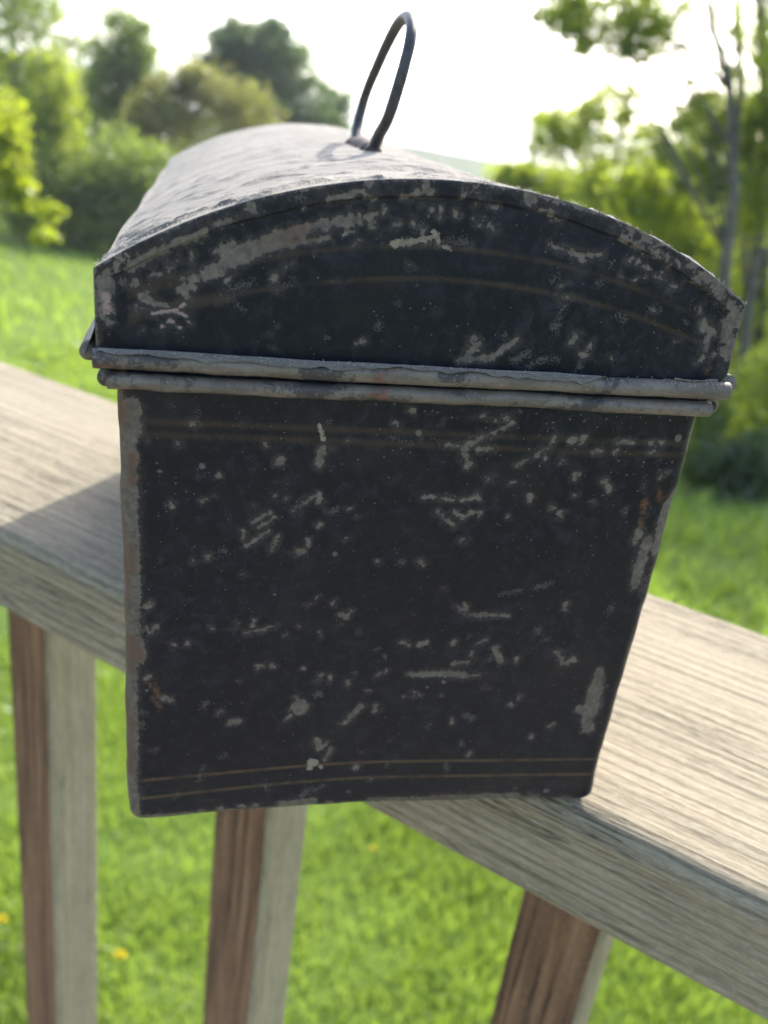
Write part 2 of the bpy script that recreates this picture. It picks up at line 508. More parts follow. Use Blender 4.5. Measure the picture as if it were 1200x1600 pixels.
def bevel_bar(x0, x1, y0, y1, z0, z1, c=0.0025, nz=2, axis=2):
    """a bar with chamfered long edges running along z"""
    P = [(x0 + c, y0), (x1 - c, y0), (x1, y0 + c), (x1, y1 - c), (x1 - c, y1), (x0 + c, y1), (x0, y1 - c), (x0, y0 + c)]
    zs = np.linspace(z0, z1, nz)
    V = np.array([(p[0], p[1], z) for z in zs for p in P])
    F = [grid_faces(nz, 8, True)]
    k = len(V)
    V = np.concatenate([V, [((x0 + x1) / 2, (y0 + y1) / 2, z0), ((x0 + x1) / 2, (y0 + y1) / 2, z1)]])
    i = np.arange(8)
    F.append(np.stack([(i + 1) % 8, i, np.full(8, k)], 1))
    F.append(np.stack([(nz - 1) * 8 + i, (nz - 1) * 8 + (i + 1) % 8, np.full(8, k + 1)], 1))
    return V, F
def face_mats(F, nz):
    """front face and its chamfers carry the brown stain"""
    fm = []
    for r in range(nz - 1):
        for j in range(8):
            fm.append(1 if j in (0, 7) else 0)
    return fm + [0] * 16
BS = 0.036
for i, bx in enumerate((-0.3041, -0.1434, 0.0219, 0.185, 0.348, -0.467, -0.63, -0.793)):
    bl = 0.94
    V, F = bevel_bar(-BS / 2, BS / 2, 0, BS, 0, bl, 0.0022, 24)
    tw = 0.0012 * (fbm(V[:, 2] * 4 + i * 9.1, V[:, 2] * 0 + i) - 0.5)
    V[:, 0] += tw * 3
    b = np_mesh('baluster', V, F, [M_bal_pale, M_bal_brown], railing, smooth=False, fmat=face_mats(F, 24))
    b.location = (bx + BS / 2, 0.0885 - 0.07, 0.0225)
    if i == 2: b['label'] = 'baluster with orange brown front near the corner of the box'
    if i == 0: b['label'] = 'leftmost baluster, half brown and half pale grey'
V, F = bevel_bar(-0.019, 0.019, -0.045, 0.045, -2.5, 2.0, 0.003, 2)
V = V[:, [2, 0, 1]]
br = np_mesh('bottom_rail', V, F, M_bal_pale, railing, smooth=False)
br.location = (0, 0.0885 + BS / 2 - 0.07, 0.0)

# ------------------------------------------------------------------ deck under the photographer
V, F = bevel_bar(-0.019, 0.019, -0.09, 0.09, -2.6, 2.0, 0.003, 2)
V = V[:, [2, 0, 1]] + np.array([0, -0.005, -1.095])
deck = np_mesh('deck', V, F, M_bal_pale, smooth=False)
tag(deck, 'grey deck floor behind the railing', kind='structure')
V, F = bevel_bar(-0.0125, 0.0125, -0.0695, 0.0695, -2.6, 2.0, 0.004, 2)
V = V[:, [2, 1, 0]] * np.array([1, 1, -1])
plank0 = None
for i in range(22):
    if plank0 is None:
        plank0 = np_mesh('plank', V, F, M_deck, deck, smooth=False); pk = plank0
    else:
        pk = plank0.copy(); col.objects.link(pk); pk.parent = deck
    pk.location = (random.uniform(-0.02, 0.02), 0.005 - i * 0.145, -0.9905)

# ------------------------------------------------------------------ tin box
BYAW = 0.7208                       # turned on the rail
WB, WT, HB, LEAN = 0.1197, 0.1190, 0.1097, 0.0078
WL, ZL0, ZL1, ZL2, LL = 0.1253, 0.1176, 0.1327, 0.1517, 0.2676
S0, S1, S2, SHX = 0.004, 0.025, 0.0385, -0.028
box = tag(empty('tin_box', (0.0109, -0.0379, 0.0006), BYAW), 'old black tin box with domed lid and wire handle on the railing', 'box')

def warp(V):
    """the box is slightly out of square, as in the photograph"""
    V = np.array(V, float)
    z = V[:, 2].copy()
    sl = np.interp(z, [0, HB, ZL0, ZL1, ZL2, 1.0], [S0, S1, S1, S2, S2, S2])
    V[:, 2] = z + sl * V[:, 0]
    # the corner that hangs out over the lawn has sagged
    V[:, 2] -= 0.0044 * np.clip(-V[:, 0] / 0.06, 0, 1) ** 1.3 * np.clip(1 - V[:, 1] / 0.06, 0, 1) * np.clip(1 - z / 0.07, 0, 1)
    V[:, 0] += SHX * z
    return V

BODY_CHIPS="""-56.9 106.1 -57.0 101.5 2.21 m;-57.7 99.5 -57.6 87.1 1.92 m;-57.7 87.1 -57.6 69.3 1.90 m;-57.6 69.3 -57.6 53.0 1.74 m;-57.9 53.1 -58.2 35.5 1.39 m;-58.2 35.5 -58.6 1.9 1.51 m;-57.0 95.5 -56.9 90.0 1.03 r;-56.6 52.2 -56.1 47.9 1.36 m;-56.9 50.5 -56.1 47.9 0.91 r;-54.6 43.0 -54.6 43.0 0.93 m;-54.0 41.2 -52.1 38.1 0.63 r;-53.5 37.6 -51.9 34.8 0.64 r;-58.0 53.1 -58.2 44.4 1.06 r;-57.7 75.4 -57.6 69.3 0.83 r;-58.7 31.8 -58.6 16.3 0.83 r;-28.3 95.7 -28.2 95.7 1.20 m;-20.9 103.7 -20.1 101.2 0.46 b;-20.0 99.1 -20.3 95.6 0.94 m;-40.3 92.4 -40.3 92.3 0.66 m;-43.6 86.3 -40.9 87.7 0.30 m;-49.6 85.5 -49.2 85.2 0.54 m;-32.8 82.0 -29.7 84.2 0.49 m;-32.1 80.5 -28.9 82.9 0.42 m;-34.3 76.2 -29.8 79.7 0.43 m;-24.9 84.9 -20.1 88.7 0.42 m;-19.8 87.6 -20.0 86.9 0.70 m;-34.9 79.7 -35.0 77.4 0.42 m;-28.9 75.2 -27.8 78.8 0.50 m;-23.4 74.8 -22.3 75.2 0.87 m;-21.3 78.0 -21.1 76.2 0.44 m;-19.3 81.6 -19.3 81.5 0.72 m;-26.7 87.1 -26.6 87.4 0.42 m;-39.1 75.0 -38.9 75.0 1.14 d;-41.9 73.3 -41.8 73.3 0.71 m;-45.1 72.6 -45.1 72.4 0.57 m;-34.9 68.8 -34.4 69.1 0.59 d;-31.3 99.6 -31.2 99.3 0.52 m;-48.1 99.0 -48.1 98.7 0.51 m;-45.5 103.4 -45.2 103.3 0.75 m;-49.6 107.0 -49.5 106.9 0.49 d;-44.2 105.7 -44.4 103.5 0.31 d;-3.1 107.8 -2.7 107.8 0.60 m;-5.8 105.1 -5.5 105.1 0.67 m;11.5 107.3 12.0 107.6 0.48 m;14.5 106.5 17.2 107.2 0.41 m;18.2 106.1 14.8 104.0 0.56 m;14.8 104.0 12.3 102.7 0.56 m;11.3 102.1 9.0 100.4 0.84 m;9.0 100.4 10.3 96.5 0.84 m;10.5 96.8 10.8 96.9 0.71 m;12.0 100.1 15.3 100.5 0.56 m;5.5 101.0 7.8 100.8 0.42 m;28.0 104.0 26.9 101.2 0.43 m;26.9 101.2 24.7 99.3 0.43 m;24.7 99.3 20.7 96.9 0.29 m;26.8 99.6 26.8 98.7 0.43 m;30.6 98.5 30.4 97.9 0.44 m;15.2 93.2 15.6 93.6 0.43 m;1.8 88.6 5.2 88.9 0.43 m;5.8 88.6 8.4 88.4 0.44 m;10.2 88.3 13.8 89.3 0.44 m;13.6 89.8 14.1 88.7 0.51 m;5.6 85.4 7.3 83.9 0.44 m;7.7 83.4 9.6 82.2 0.60 m;9.2 85.6 11.1 84.4 0.44 m;11.2 84.0 13.1 85.4 0.59 m;14.8 85.3 14.8 85.2 0.60 m;11.6 78.4 12.4 78.6 0.61 m;3.2 72.7 4.0 72.3 0.77 m;-6.1 72.8 -6.0 72.8 0.45 m;25.1 90.0 25.3 89.1 0.67 m;30.6 87.4 31.0 87.1 0.76 m;32.7 86.0 33.0 85.7 0.76 m;21.2 85.0 21.2 84.7 0.38 m;23.2 64.9 27.1 66.1 0.57 d;30.9 67.1 34.1 68.0 0.65 d;-6.7 102.1 -2.2 100.9 0.34 d;2.2 102.3 4.5 100.6 0.34 d;9.6 102.6 12.7 102.4 0.42 d;31.7 103.0 32.3 103.2 0.72 m;34.3 103.7 34.2 102.7 0.79 m;42.1 103.0 45.4 103.0 0.58 m;49.5 103.1 50.1 103.1 0.59 m;51.9 103.2 52.3 103.2 0.52 m;37.3 100.8 38.5 100.8 0.66 m;41.9 100.8 42.4 101.0 0.59 m;34.2 95.1 34.2 94.3 0.67 m;40.8 93.9 41.4 93.9 0.68 m;42.1 92.9 42.8 91.7 0.61 m;50.0 100.8 50.9 101.3 0.45 m;52.1 99.0 52.3 98.8 0.45 d;54.7 96.3 55.2 96.5 0.69 d;35.2 90.6 35.4 90.5 0.45 m;30.7 98.4 30.5 97.9 0.36 m;58.8 91.6 58.0 87.7 1.26 m;58.1 88.5 57.8 82.8 1.75 m;57.5 82.8 57.7 76.4 1.30 m;54.3 92.4 55.1 90.0 0.78 r;51.8 89.6 52.6 83.0 0.87 r;52.3 82.3 52.0 79.6 0.96 m;55.0 79.4 54.4 72.5 1.47 m;54.6 72.6 54.6 67.7 1.17 m;56.9 70.0 56.8 65.5 0.84 d;50.5 92.2 50.4 93.8 0.46 d;-12.6 59.0 -12.0 58.5 0.94 m;-11.3 58.8 -10.5 59.9 0.63 m;15.8 59.1 20.4 59.1 0.66 m;20.4 59.3 25.7 59.5 0.50 m;13.8 61.2 14.6 60.3 0.65 m;1.9 51.2 3.5 50.5 0.50 m;6.0 50.7 7.6 51.4 0.75 m;13.9 51.2 14.5 51.7 0.59 m;19.4 50.9 21.8 52.4 0.37 m;19.0 48.7 18.6 47.6 0.38 m;14.9 45.2 18.7 46.1 0.51 m;18.7 46.1 19.3 47.2 0.43 m;24.3 50.0 26.2 46.2 0.86 m;29.9 46.2 30.1 47.0 0.52 m;5.0 42.1 12.2 42.4 0.86 m;12.2 42.4 18.6 41.9 0.95 m;18.6 41.9 21.4 41.9 0.44 m;40.0 48.6 41.9 46.1 0.71 m;42.0 45.7 43.2 45.9 0.80 m;44.2 46.8 44.5 46.6 0.71 m;39.3 49.1 39.5 48.8 0.53 m;15.1 62.1 15.9 60.3 0.49 m;39.0 61.5 39.0 62.6 0.67 m;50.0 60.4 50.4 61.9 0.68 d;51.9 43.6 52.0 38.1 1.10 m;52.3 38.1 52.4 30.5 2.06 m;51.7 30.6 53.0 25.1 1.53 m;49.5 31.4 50.7 30.6 1.13 m;53.3 41.1 54.9 33.0 0.74 d;-5.9 32.7 -8.2 29.5 0.87 m;-8.2 29.5 -9.2 27.7 0.52 m;-2.1 32.7 -2.4 31.5 0.70 m;-2.1 42.8 -2.8 41.7 0.42 m;-9.7 40.3 -9.6 39.3 0.59 m;6.4 36.8 6.6 35.6 0.44 m;7.7 36.5 8.0 35.9 0.44 m;13.2 35.6 13.6 36.2 0.53 d;33.0 35.8 33.0 35.0 0.54 m;31.0 33.1 31.2 32.9 0.55 m;11.8 27.3 11.4 25.9 0.45 d;20.5 21.5 20.9 20.2 0.56 d;17.5 14.2 18.1 11.8 0.57 d;23.2 17.8 22.9 16.9 0.57 m;-5.5 13.4 -5.0 13.8 0.74 m;-0.8 43.2 -1.1 43.0 0.34 m;42.8 26.2 43.3 26.8 0.57 m;38.3 23.0 38.4 22.6 0.57 m;-20.4 33.3 -20.2 33.1 2.20 m;-21.4 36.2 -20.9 35.4 0.67 m;-15.5 22.7 -14.7 20.6 1.06 m;-13.0 22.0 -13.7 21.0 0.53 m;-11.9 20.1 -13.0 16.9 0.72 m;-16.4 16.2 -15.8 15.7 1.08 b;-17.0 13.9 -16.9 13.9 0.73 b;-14.0 14.6 -13.8 14.2 0.64 b;-36.1 29.3 -34.4 29.8 0.84 m;-30.2 45.2 -29.9 45.2 0.64 m;-27.4 45.5 -27.1 45.3 0.56 m;-31.8 57.8 -32.2 56.1 0.46 m;-33.7 54.3 -27.5 55.9 0.39 m;-46.2 51.8 -46.1 51.5 0.54 m;-49.6 51.7 -49.2 51.5 0.53 m;-53.6 55.2 -52.7 56.1 0.75 m;-54.9 61.3 -54.3 61.5 0.87 m;-51.0 37.0 -49.4 36.7 0.80 m;-16.1 42.4 -16.2 41.3 0.41 m;-13.9 42.0 -13.9 41.1 0.42 m;-43.0 12.6 -42.3 16.6 0.52 d;-38.7 32.6 -38.2 32.9 0.50 m;-55.5 33.5 -55.2 33.2 0.64 d;-55.6 30.2 -55.9 29.4 0.65 d;-37.9 19.5 -37.2 19.9 0.52 d;-42.3 34.7 -41.7 35.5 0.49 d;-54.7 55.6 -54.3 54.7 0.60 m;-59.1 1.5 -53.1 1.5 1.25 m;-52.4 1.9 -44.8 1.5 0.90 m;-42.5 2.0 -42.4 2.0 0.91 m;-37.9 2.4 -37.8 2.4 0.91 m;-33.3 2.8 -32.5 2.7 0.74 m;-29.7 2.4 -29.1 2.6 0.92 m;-23.1 2.4 -15.1 2.9 1.31 m;-18.4 4.4 -16.2 7.1 0.93 d;-15.4 6.4 -13.1 8.0 0.74 d;-11.0 1.8 -10.8 1.8 0.76 m;-0.4 2.1 11.2 2.6 0.78 m;12.1 2.3 14.6 2.4 0.69 m;15.4 2.6 26.6 2.4 0.99 m;26.6 2.4 37.9 2.5 1.20 m;42.4 2.3 43.8 2.2 0.92 m;51.1 1.6 52.2 1.8 0.82 m"""
LID_CHIPS="""-55.8 130.2 -55.6 130.3 0.97 m;-54.2 127.7 -52.2 126.6 0.86 m;-51.8 126.4 -50.2 126.1 0.74 m;-53.4 128.7 -53.9 128.0 0.61 m;-55.6 125.8 -55.4 125.0 0.37 m;-48.4 129.4 -45.6 129.9 0.73 m;-47.1 128.9 -46.2 127.9 0.61 m;-45.8 131.0 -45.8 130.5 0.48 m;-45.6 131.7 -43.7 131.8 0.85 m;-43.7 131.8 -40.0 133.7 1.08 m;-40.0 134.3 -37.6 136.2 1.20 m;-41.2 136.6 -38.8 137.9 0.83 m;-37.6 136.2 -32.7 138.7 1.07 m;-32.7 138.7 -26.7 140.5 1.06 m;-42.5 133.3 -33.9 136.9 1.08 m;-40.0 136.1 -31.5 139.6 0.95 m;-33.9 137.3 -26.6 139.3 0.83 m;-31.5 139.9 -19.5 143.3 0.94 m;-23.1 141.4 -16.5 144.0 0.70 m;-26.0 139.0 -21.8 140.3 0.59 m;-52.5 124.6 -48.1 125.6 0.49 p;-48.1 125.0 -46.9 124.5 0.49 p;-49.5 123.4 -47.8 122.2 0.50 p;-51.1 122.3 -51.1 121.6 0.50 p;-47.7 126.2 -47.0 126.5 0.49 p;-46.0 123.5 -45.8 123.0 0.43 p;-54.8 121.2 -54.3 121.3 0.31 m;-45.9 135.0 -45.7 135.7 0.60 m;-49.9 133.0 -49.1 133.3 0.54 m;-52.3 132.6 -52.3 132.1 0.42 m;-52.8 131.6 -51.1 132.2 0.36 m;-47.9 135.1 -48.0 134.4 0.24 m;-56.6 133.0 -49.8 137.0 0.96 m;-60.3 132.0 -60.1 128.4 0.97 m;-60.6 127.5 -60.3 124.5 0.74 p;-61.3 123.8 -60.1 122.4 0.62 m;-58.7 133.5 -58.7 132.3 0.60 m;-30.8 132.8 -30.9 132.1 0.72 m;-30.4 130.2 -29.9 130.5 0.49 m;-28.9 131.0 -27.9 131.5 0.36 d;-39.4 129.6 -35.1 131.5 0.73 d;-38.2 127.5 -36.3 126.1 0.37 d;-27.7 132.5 -27.6 131.8 0.36 d;-49.8 137.0 -43.7 139.7 0.83 m;-43.7 139.7 -38.2 142.5 0.59 d;-17.7 144.5 -18.1 143.8 0.58 m;-18.5 142.8 -16.4 143.2 0.70 m;-15.2 144.1 -13.8 144.7 0.70 m;-14.1 143.8 -14.1 142.4 0.59 m;-12.0 145.9 -12.0 145.2 0.41 m;-10.0 143.0 -9.1 143.3 0.64 m;-6.8 143.9 -6.7 143.4 0.53 m;-19.0 140.9 -18.7 140.9 0.47 b;-4.3 142.7 -4.7 142.1 0.41 m;-9.9 139.7 -8.4 140.2 0.59 b;-8.4 140.0 -2.4 141.5 0.53 b;-7.2 140.4 3.7 141.1 0.83 d;-2.5 142.3 -1.4 140.9 0.53 b;-0.1 139.7 0.9 139.7 0.47 b;-1.6 146.6 -1.7 145.0 0.47 m;0.6 146.4 1.6 145.4 0.35 m;-3.3 146.2 -3.1 146.2 0.35 m;7.0 147.5 8.8 147.6 0.35 m;7.9 144.3 8.7 143.7 0.59 m;6.3 144.9 6.1 144.2 0.35 m;4.5 145.1 4.9 144.9 0.35 m;4.7 147.7 4.6 147.5 0.35 m;-22.0 146.8 -17.9 148.1 0.69 m;-19.1 147.6 -16.1 148.7 0.46 m;-8.9 148.0 -4.0 149.4 0.58 m;3.0 149.7 4.8 150.0 0.46 d;8.6 122.0 7.9 121.4 0.75 m;7.3 122.5 8.0 123.2 0.75 m;5.6 118.8 11.8 119.7 0.88 m;6.7 120.0 8.5 121.0 0.75 m;11.8 119.7 16.3 123.4 0.62 m;16.3 119.3 19.3 121.0 0.88 d;19.6 118.5 23.2 120.0 0.75 d;13.9 124.7 13.6 123.2 0.50 d;-8.0 129.3 -7.7 128.9 0.49 d;-19.4 141.0 -17.0 141.7 0.35 m;20.1 141.6 22.0 140.9 0.47 m;22.0 140.8 25.7 140.1 0.59 m;25.7 140.1 30.4 140.2 0.47 m;26.6 139.4 27.1 139.1 0.48 m;19.6 145.7 21.6 146.1 0.26 m;36.2 139.6 37.2 140.1 0.53 m;38.3 139.5 37.9 138.9 0.48 m;39.4 138.8 40.1 138.3 0.48 m;36.7 142.5 38.3 142.1 0.35 m;42.5 136.8 44.7 136.2 0.42 m;44.7 136.2 46.1 135.3 0.36 m;46.8 135.2 47.3 135.1 0.36 m;40.0 142.5 43.7 140.8 0.83 d;43.7 141.2 44.0 140.4 0.47 m;43.6 140.1 43.9 139.9 0.36 m;45.5 140.4 46.6 139.5 0.48 m;49.5 138.5 50.9 137.5 0.60 d;51.5 136.0 52.6 136.3 0.60 d;53.3 131.6 53.4 130.7 0.55 m;54.9 128.8 54.9 127.5 0.74 m;55.6 127.2 57.5 126.7 0.99 m;56.3 126.6 56.6 123.6 0.87 m;59.3 129.2 59.3 128.2 0.55 m;55.4 120.8 56.4 122.0 0.56 m;58.2 119.5 59.0 120.3 0.75 r;58.7 122.7 58.7 121.8 0.50 m;59.0 126.8 59.2 126.0 0.49 r;60.8 129.3 60.9 123.8 0.62 d;28.4 124.9 27.8 123.4 0.68 m;31.9 123.6 31.3 122.1 0.50 m;30.5 120.8 30.9 121.1 0.75 m;30.1 119.5 30.0 118.6 0.50 d;25.4 131.1 24.2 127.9 0.49 d;36.7 120.8 36.8 120.7 0.38 p;43.5 130.5 43.9 130.3 0.37 m;22.6 135.9 21.5 134.7 0.36 d;50.1 133.4 51.5 132.5 0.48 d;56.4 132.7 58.5 131.6 0.61 d"""


def wear(txt, X, Z):
    """signed closeness in mm to the listed chips and scratches, by kind"""
    out = {k: np.full(X.shape, -6.0) for k in 'mrdpb'}
    for it in txt.split(';'):
        a = it.split()
        x1, z1, x2, z2, r = map(float, a[:5])
        k = a[5]
        sel = np.where((X > min(x1, x2) - r - 3) & (X < max(x1, x2) + r + 3) & (Z > min(z1, z2) - r - 3) & (Z < max(z1, z2) + r + 3))[0]
        if not len(sel): continue
        px, pz = X[sel] - x1, Z[sel] - z1
        dx, dz = x2 - x1, z2 - z1
        L2 = dx * dx + dz * dz + 1e-9
        t = np.clip((px * dx + pz * dz) / L2, 0, 1)
        d = r * 1.0 - np.hypot(px - t * dx, pz - t * dz)
        for kk in ({'p': 'mp'}.get(k, k)):
            out[kk][sel] = np.maximum(out[kk][sel], d)
    return out

def small_chips(n, x0, x1, z0, z1, seed):
    """the many little nicks and scratches between the larger chips, gathered in loose drifts"""
    r = np.random.default_rng(seed)
    out = []
    while len(out) < n:
        x, z = r.uniform(x0, x1), r.uniform(z0, z1)
        if r.random() > np.clip((float(fbm(x / 16.0, z / 13.0, seed, 3)) - 0.36) * 3.2, 0.03, 1): continue
        a = 0.55 + r.normal() * 0.7
        ln = 0.1 + 1.1 * r.random() ** 4 * 2
        rad = 0.08 + 0.36 * r.random() ** 3
        k = 'd' if r.random() < 0.35 else 'm'
        if k == 'd': rad = rad * 2 + 0.3
        out.append('%.2f %.2f %.2f %.2f %.2f %s' % (x, z, x + ln * math.cos(a), z + ln * math.sin(a), rad, k))
    return ';'.join(out)

# --- body: tapered shell with rounded corners
def body_mesh():
    nf, nc_, ns, nb = 470, 8, 46, 24
    rows = np.r_[np.linspace(0, 0.006, 34)[:-1], np.linspace(0.006, HB + 0.004, 400)]
    R = 0.0032
    Vs, U = [], []
    ring_n = None
    for z in rows:
        k = z / HB
        w = WB + (WT - WB) * k
        fy = -LEAN * k
        by = 0.2520 + LEAN * k
        ins = 0.0
        if z < 0.0032:
            q = 1 - z / 0.0032
            ins = 0.0030 * (1 - math.sqrt(max(0.0, 1 - q * q)))
        hw = w / 2 - ins
        f = fy + ins
        b = by - ins
        pts = []
        h = math.pi / 2
        for a in np.linspace(2 * h, 3 * h, nc_): pts.append((-hw + R + R * math.cos(a), f + R + R * math.sin(a)))
        for t in np.linspace(0, 1, nf + 2)[1:-1]: pts.append((-hw + R + (2 * hw - 2 * R) * t, f))
        for a in np.linspace(3 * h, 4 * h, nc_): pts.append((hw - R + R * math.cos(a), f + R + R * math.sin(a)))
        for t in np.linspace(0, 1, ns + 2)[1:-1]: pts.append((hw, f + R + (b - f - 2 * R) * t))
        for a in np.linspace(0, h, nc_): pts.append((hw - R + R * math.cos(a), b - R + R * math.sin(a)))
        for t in np.linspace(0, 1, nb + 2)[1:-1]: pts.append((hw - R - (2 * hw - 2 * R) * t, b))
        for a in np.linspace(h, 2 * h, nc_): pts.append((-hw + R + R * math.cos(a), b - R + R * math.sin(a)))
        for t in np.linspace(0, 1, ns + 2)[1:-1]: pts.append((-hw, b - R - (b - f - 2 * R) * t))
        pts = np.array(pts)
        ring_n = len(pts)
        Vs.append(np.c_[pts, np.full(ring_n, z)])
    V = np.concatenate(Vs)
    F = [grid_faces(len(rows), ring_n, True)]
    # bottom
    k = len(V)
    V = np.concatenate([V, [(0, 0.126, 0.0)]])
    i = np.arange(ring_n)
    F.append(np.stack([(i + 1) % ring_n, i, np.full(ring_n, k)], 1))
    # wear, in millimetres on the end panel
    X, Z = V[:, 0] * 1000, V[:, 2] * 1000
    front = V[:, 1] < 0.004
    o = wear(BODY_CHIPS + ';' + small_chips(70, -56, 56, 3, 106, 5), X, Z)
    hw = (WB / 2 - (WB - WT) / 2 * V[:, 2] / HB) * 1000
    edge_l = 1.7 + 1.6 * (fbm(Z / 9.0, Z * 0 + 3.0, 0, 3) - 0.45) - (X + hw)
    edge_r = 0.9 + 2.0 * (fbm(Z / 7.0, Z * 0 + 8.0, 0, 3) - 0.5) - (hw - X)
    edge_b = 1.5 + 3.5 * (fbm(X / 6.0, X * 0 + 1.0, 0, 3) - 0.55) - Z
    chip = np.maximum.reduce([o['m'], np.clip(edge_l, -6, 2), np.clip(edge_r, -6, 2), np.clip(edge_b, -6, 1.5)])
    st = np.zeros(len(V))
    bend = 1.6 * np.clip((-X - 6) / 52, 0, 1) ** 1.3
    for z0, s, wgt, b_ in ((15.2, 0.42, 0.95, bend), (10.1, 0.42, 0.9, bend * 1.25), (103.3, 0.75, 0.3, 0), (100.6, 0.75, 0.3, 0)):
        st = np.maximum(st, wgt * np.clip(1.35 - np.abs(Z - (z0 - b_)) / s, 0, 1) * (np.abs(X) < hw - 2.2))
    speck = 0.15 + 0.55 * np.clip((Z - 55) / 50, 0, 1) + 0.5 * np.clip((fbm(X / 22.0, Z / 22.0, 4, 3) - 0.5) * 4, 0, 1) + 0.4 * np.clip((X + 10) / 60, 0, 1)
    o['r'] = np.maximum(o['r'], np.clip(edge_l, -2, 1.0) - 0.7 + 3.2 * (fbm(X / 3.0, Z / 7.0, 2, 3) - 0.5))
    A = dict(chip=chip, rust=o['r'], dim=o['d'], bright=o['b'], pink=o['p'], stripe=st, speck=speck)
    for kk in A:
        A[kk] = np.where(front, A[kk], -6.0 if kk not in ('stripe', 'speck') else 0.3 * (kk == 'speck'))
    side = ~front
    A['chip'] = np.where(side, 6.0 * (fbm(V[:, 1] * 45, V[:, 2] * 60, V[:, 0] * 20, 4) - 0.66), A['chip'])
    # chipped metal lies a hair below the paint; panel is not perfectly flat
    V[:, 1] += np.where(front, 0.0010 * (fbm(X / 34.0, Z / 34.0, 9, 2) - 0.5), 0)
    V[:, 1] += np.where(front, 0.00007 * np.clip(A['chip'] * 4, 0, 1), 0)
    # small dents and waves in the two folded edges
    V[:, 0] += np.where(front, 0.0012 * (fbm(Z / 12.0, V[:, 0] * 0 + 2, 0, 3) - 0.5) * np.clip(np.abs(X) / hw, 0, 1) ** 6, 0)
    V[:, 2] += np.where(front & (Z < 6), 0.0005 * (fbm(X / 10.0, X * 0 + 5, 0, 3) - 0.5), 0)
    return V, F, A
V, F, A = body_mesh()
body = np_mesh('body', warp(V), F, M_paint, box, attrs=A)

# --- rolled wire edges of the body
def bead(p0, p1, r, n=120, wob=0.00025, seed=0.0, hollow=False, tail=0.0):
    p0, p1 = np.array(p0), np.array(p1)
    t = np.linspace(0, 1, n)[:, None]
    P = p0 + (p1 - p0) * t
    P[:, 2] += wob * 2 * (fbm(t[:, 0] * 9 + seed, t[:, 0] * 0 + seed, 0, 3) - 0.5)
    rr = r * (1 + 0.22 * (fbm(t[:, 0] * 22 + seed, t[:, 0] * 0 + 4.4, 0, 3) - 0.5))
    V, F = tube(P, rr, 20, caps=not hollow)
    if hollow:
        V2, F2 = tube(P, rr * 0.72, 20, caps=False)
        ring = np.arange(20)
        V2F = [F2[0][:, ::-1]]
        Vj, Fj = join([(V, F), (V2, V2F)])
        nv = len(V)
        lip = np.stack([ring, nv + ring, nv + (ring + 1) % 20, (ring + 1) % 20], 1)
        e = (n - 1) * 20
        lip2 = np.stack([e + (ring + 1) % 20, nv + e + (ring + 1) % 20, nv + e + ring, e + ring], 1)
        Fj.append(np.concatenate([lip, lip2]))
        V, F = Vj, Fj
    return V, F
zb = HB + 0.0018
V, F = bead((-WT / 2 - 0.0012, -LEAN - 0.0010, zb), (WT / 2 + 0.0006, -LEAN - 0.0008, zb), 0.0016, seed=1.0, wob=0.0004)
np_mesh('rolled_edge', warp(V), F, M_bead, body)
for sx, hollow in ((-1, False), (1, True)):
    V, F = bead((sx * (WT / 2 + 0.0016), -LEAN + 0.0004, zb + 0.0002), (sx * (WT / 2 + 0.0014), 0.2520 + LEAN, zb), 0.0017, 90, seed=3.0 + sx, hollow=hollow)
    np_mesh('rolled_edge', warp(V), F, M_bead, body)

# --- lid
YL = -LEAN + 0.0002 - 0.0004
HL = WL / 2
AH = ZL2 - ZL1
AR = (HL * HL + AH * AH) / (2 * AH)
AZC = ZL2 - AR
def arc_z(x):
    return AZC + np.sqrt(np.maximum(AR * AR - np.asarray(x) ** 2, 0))

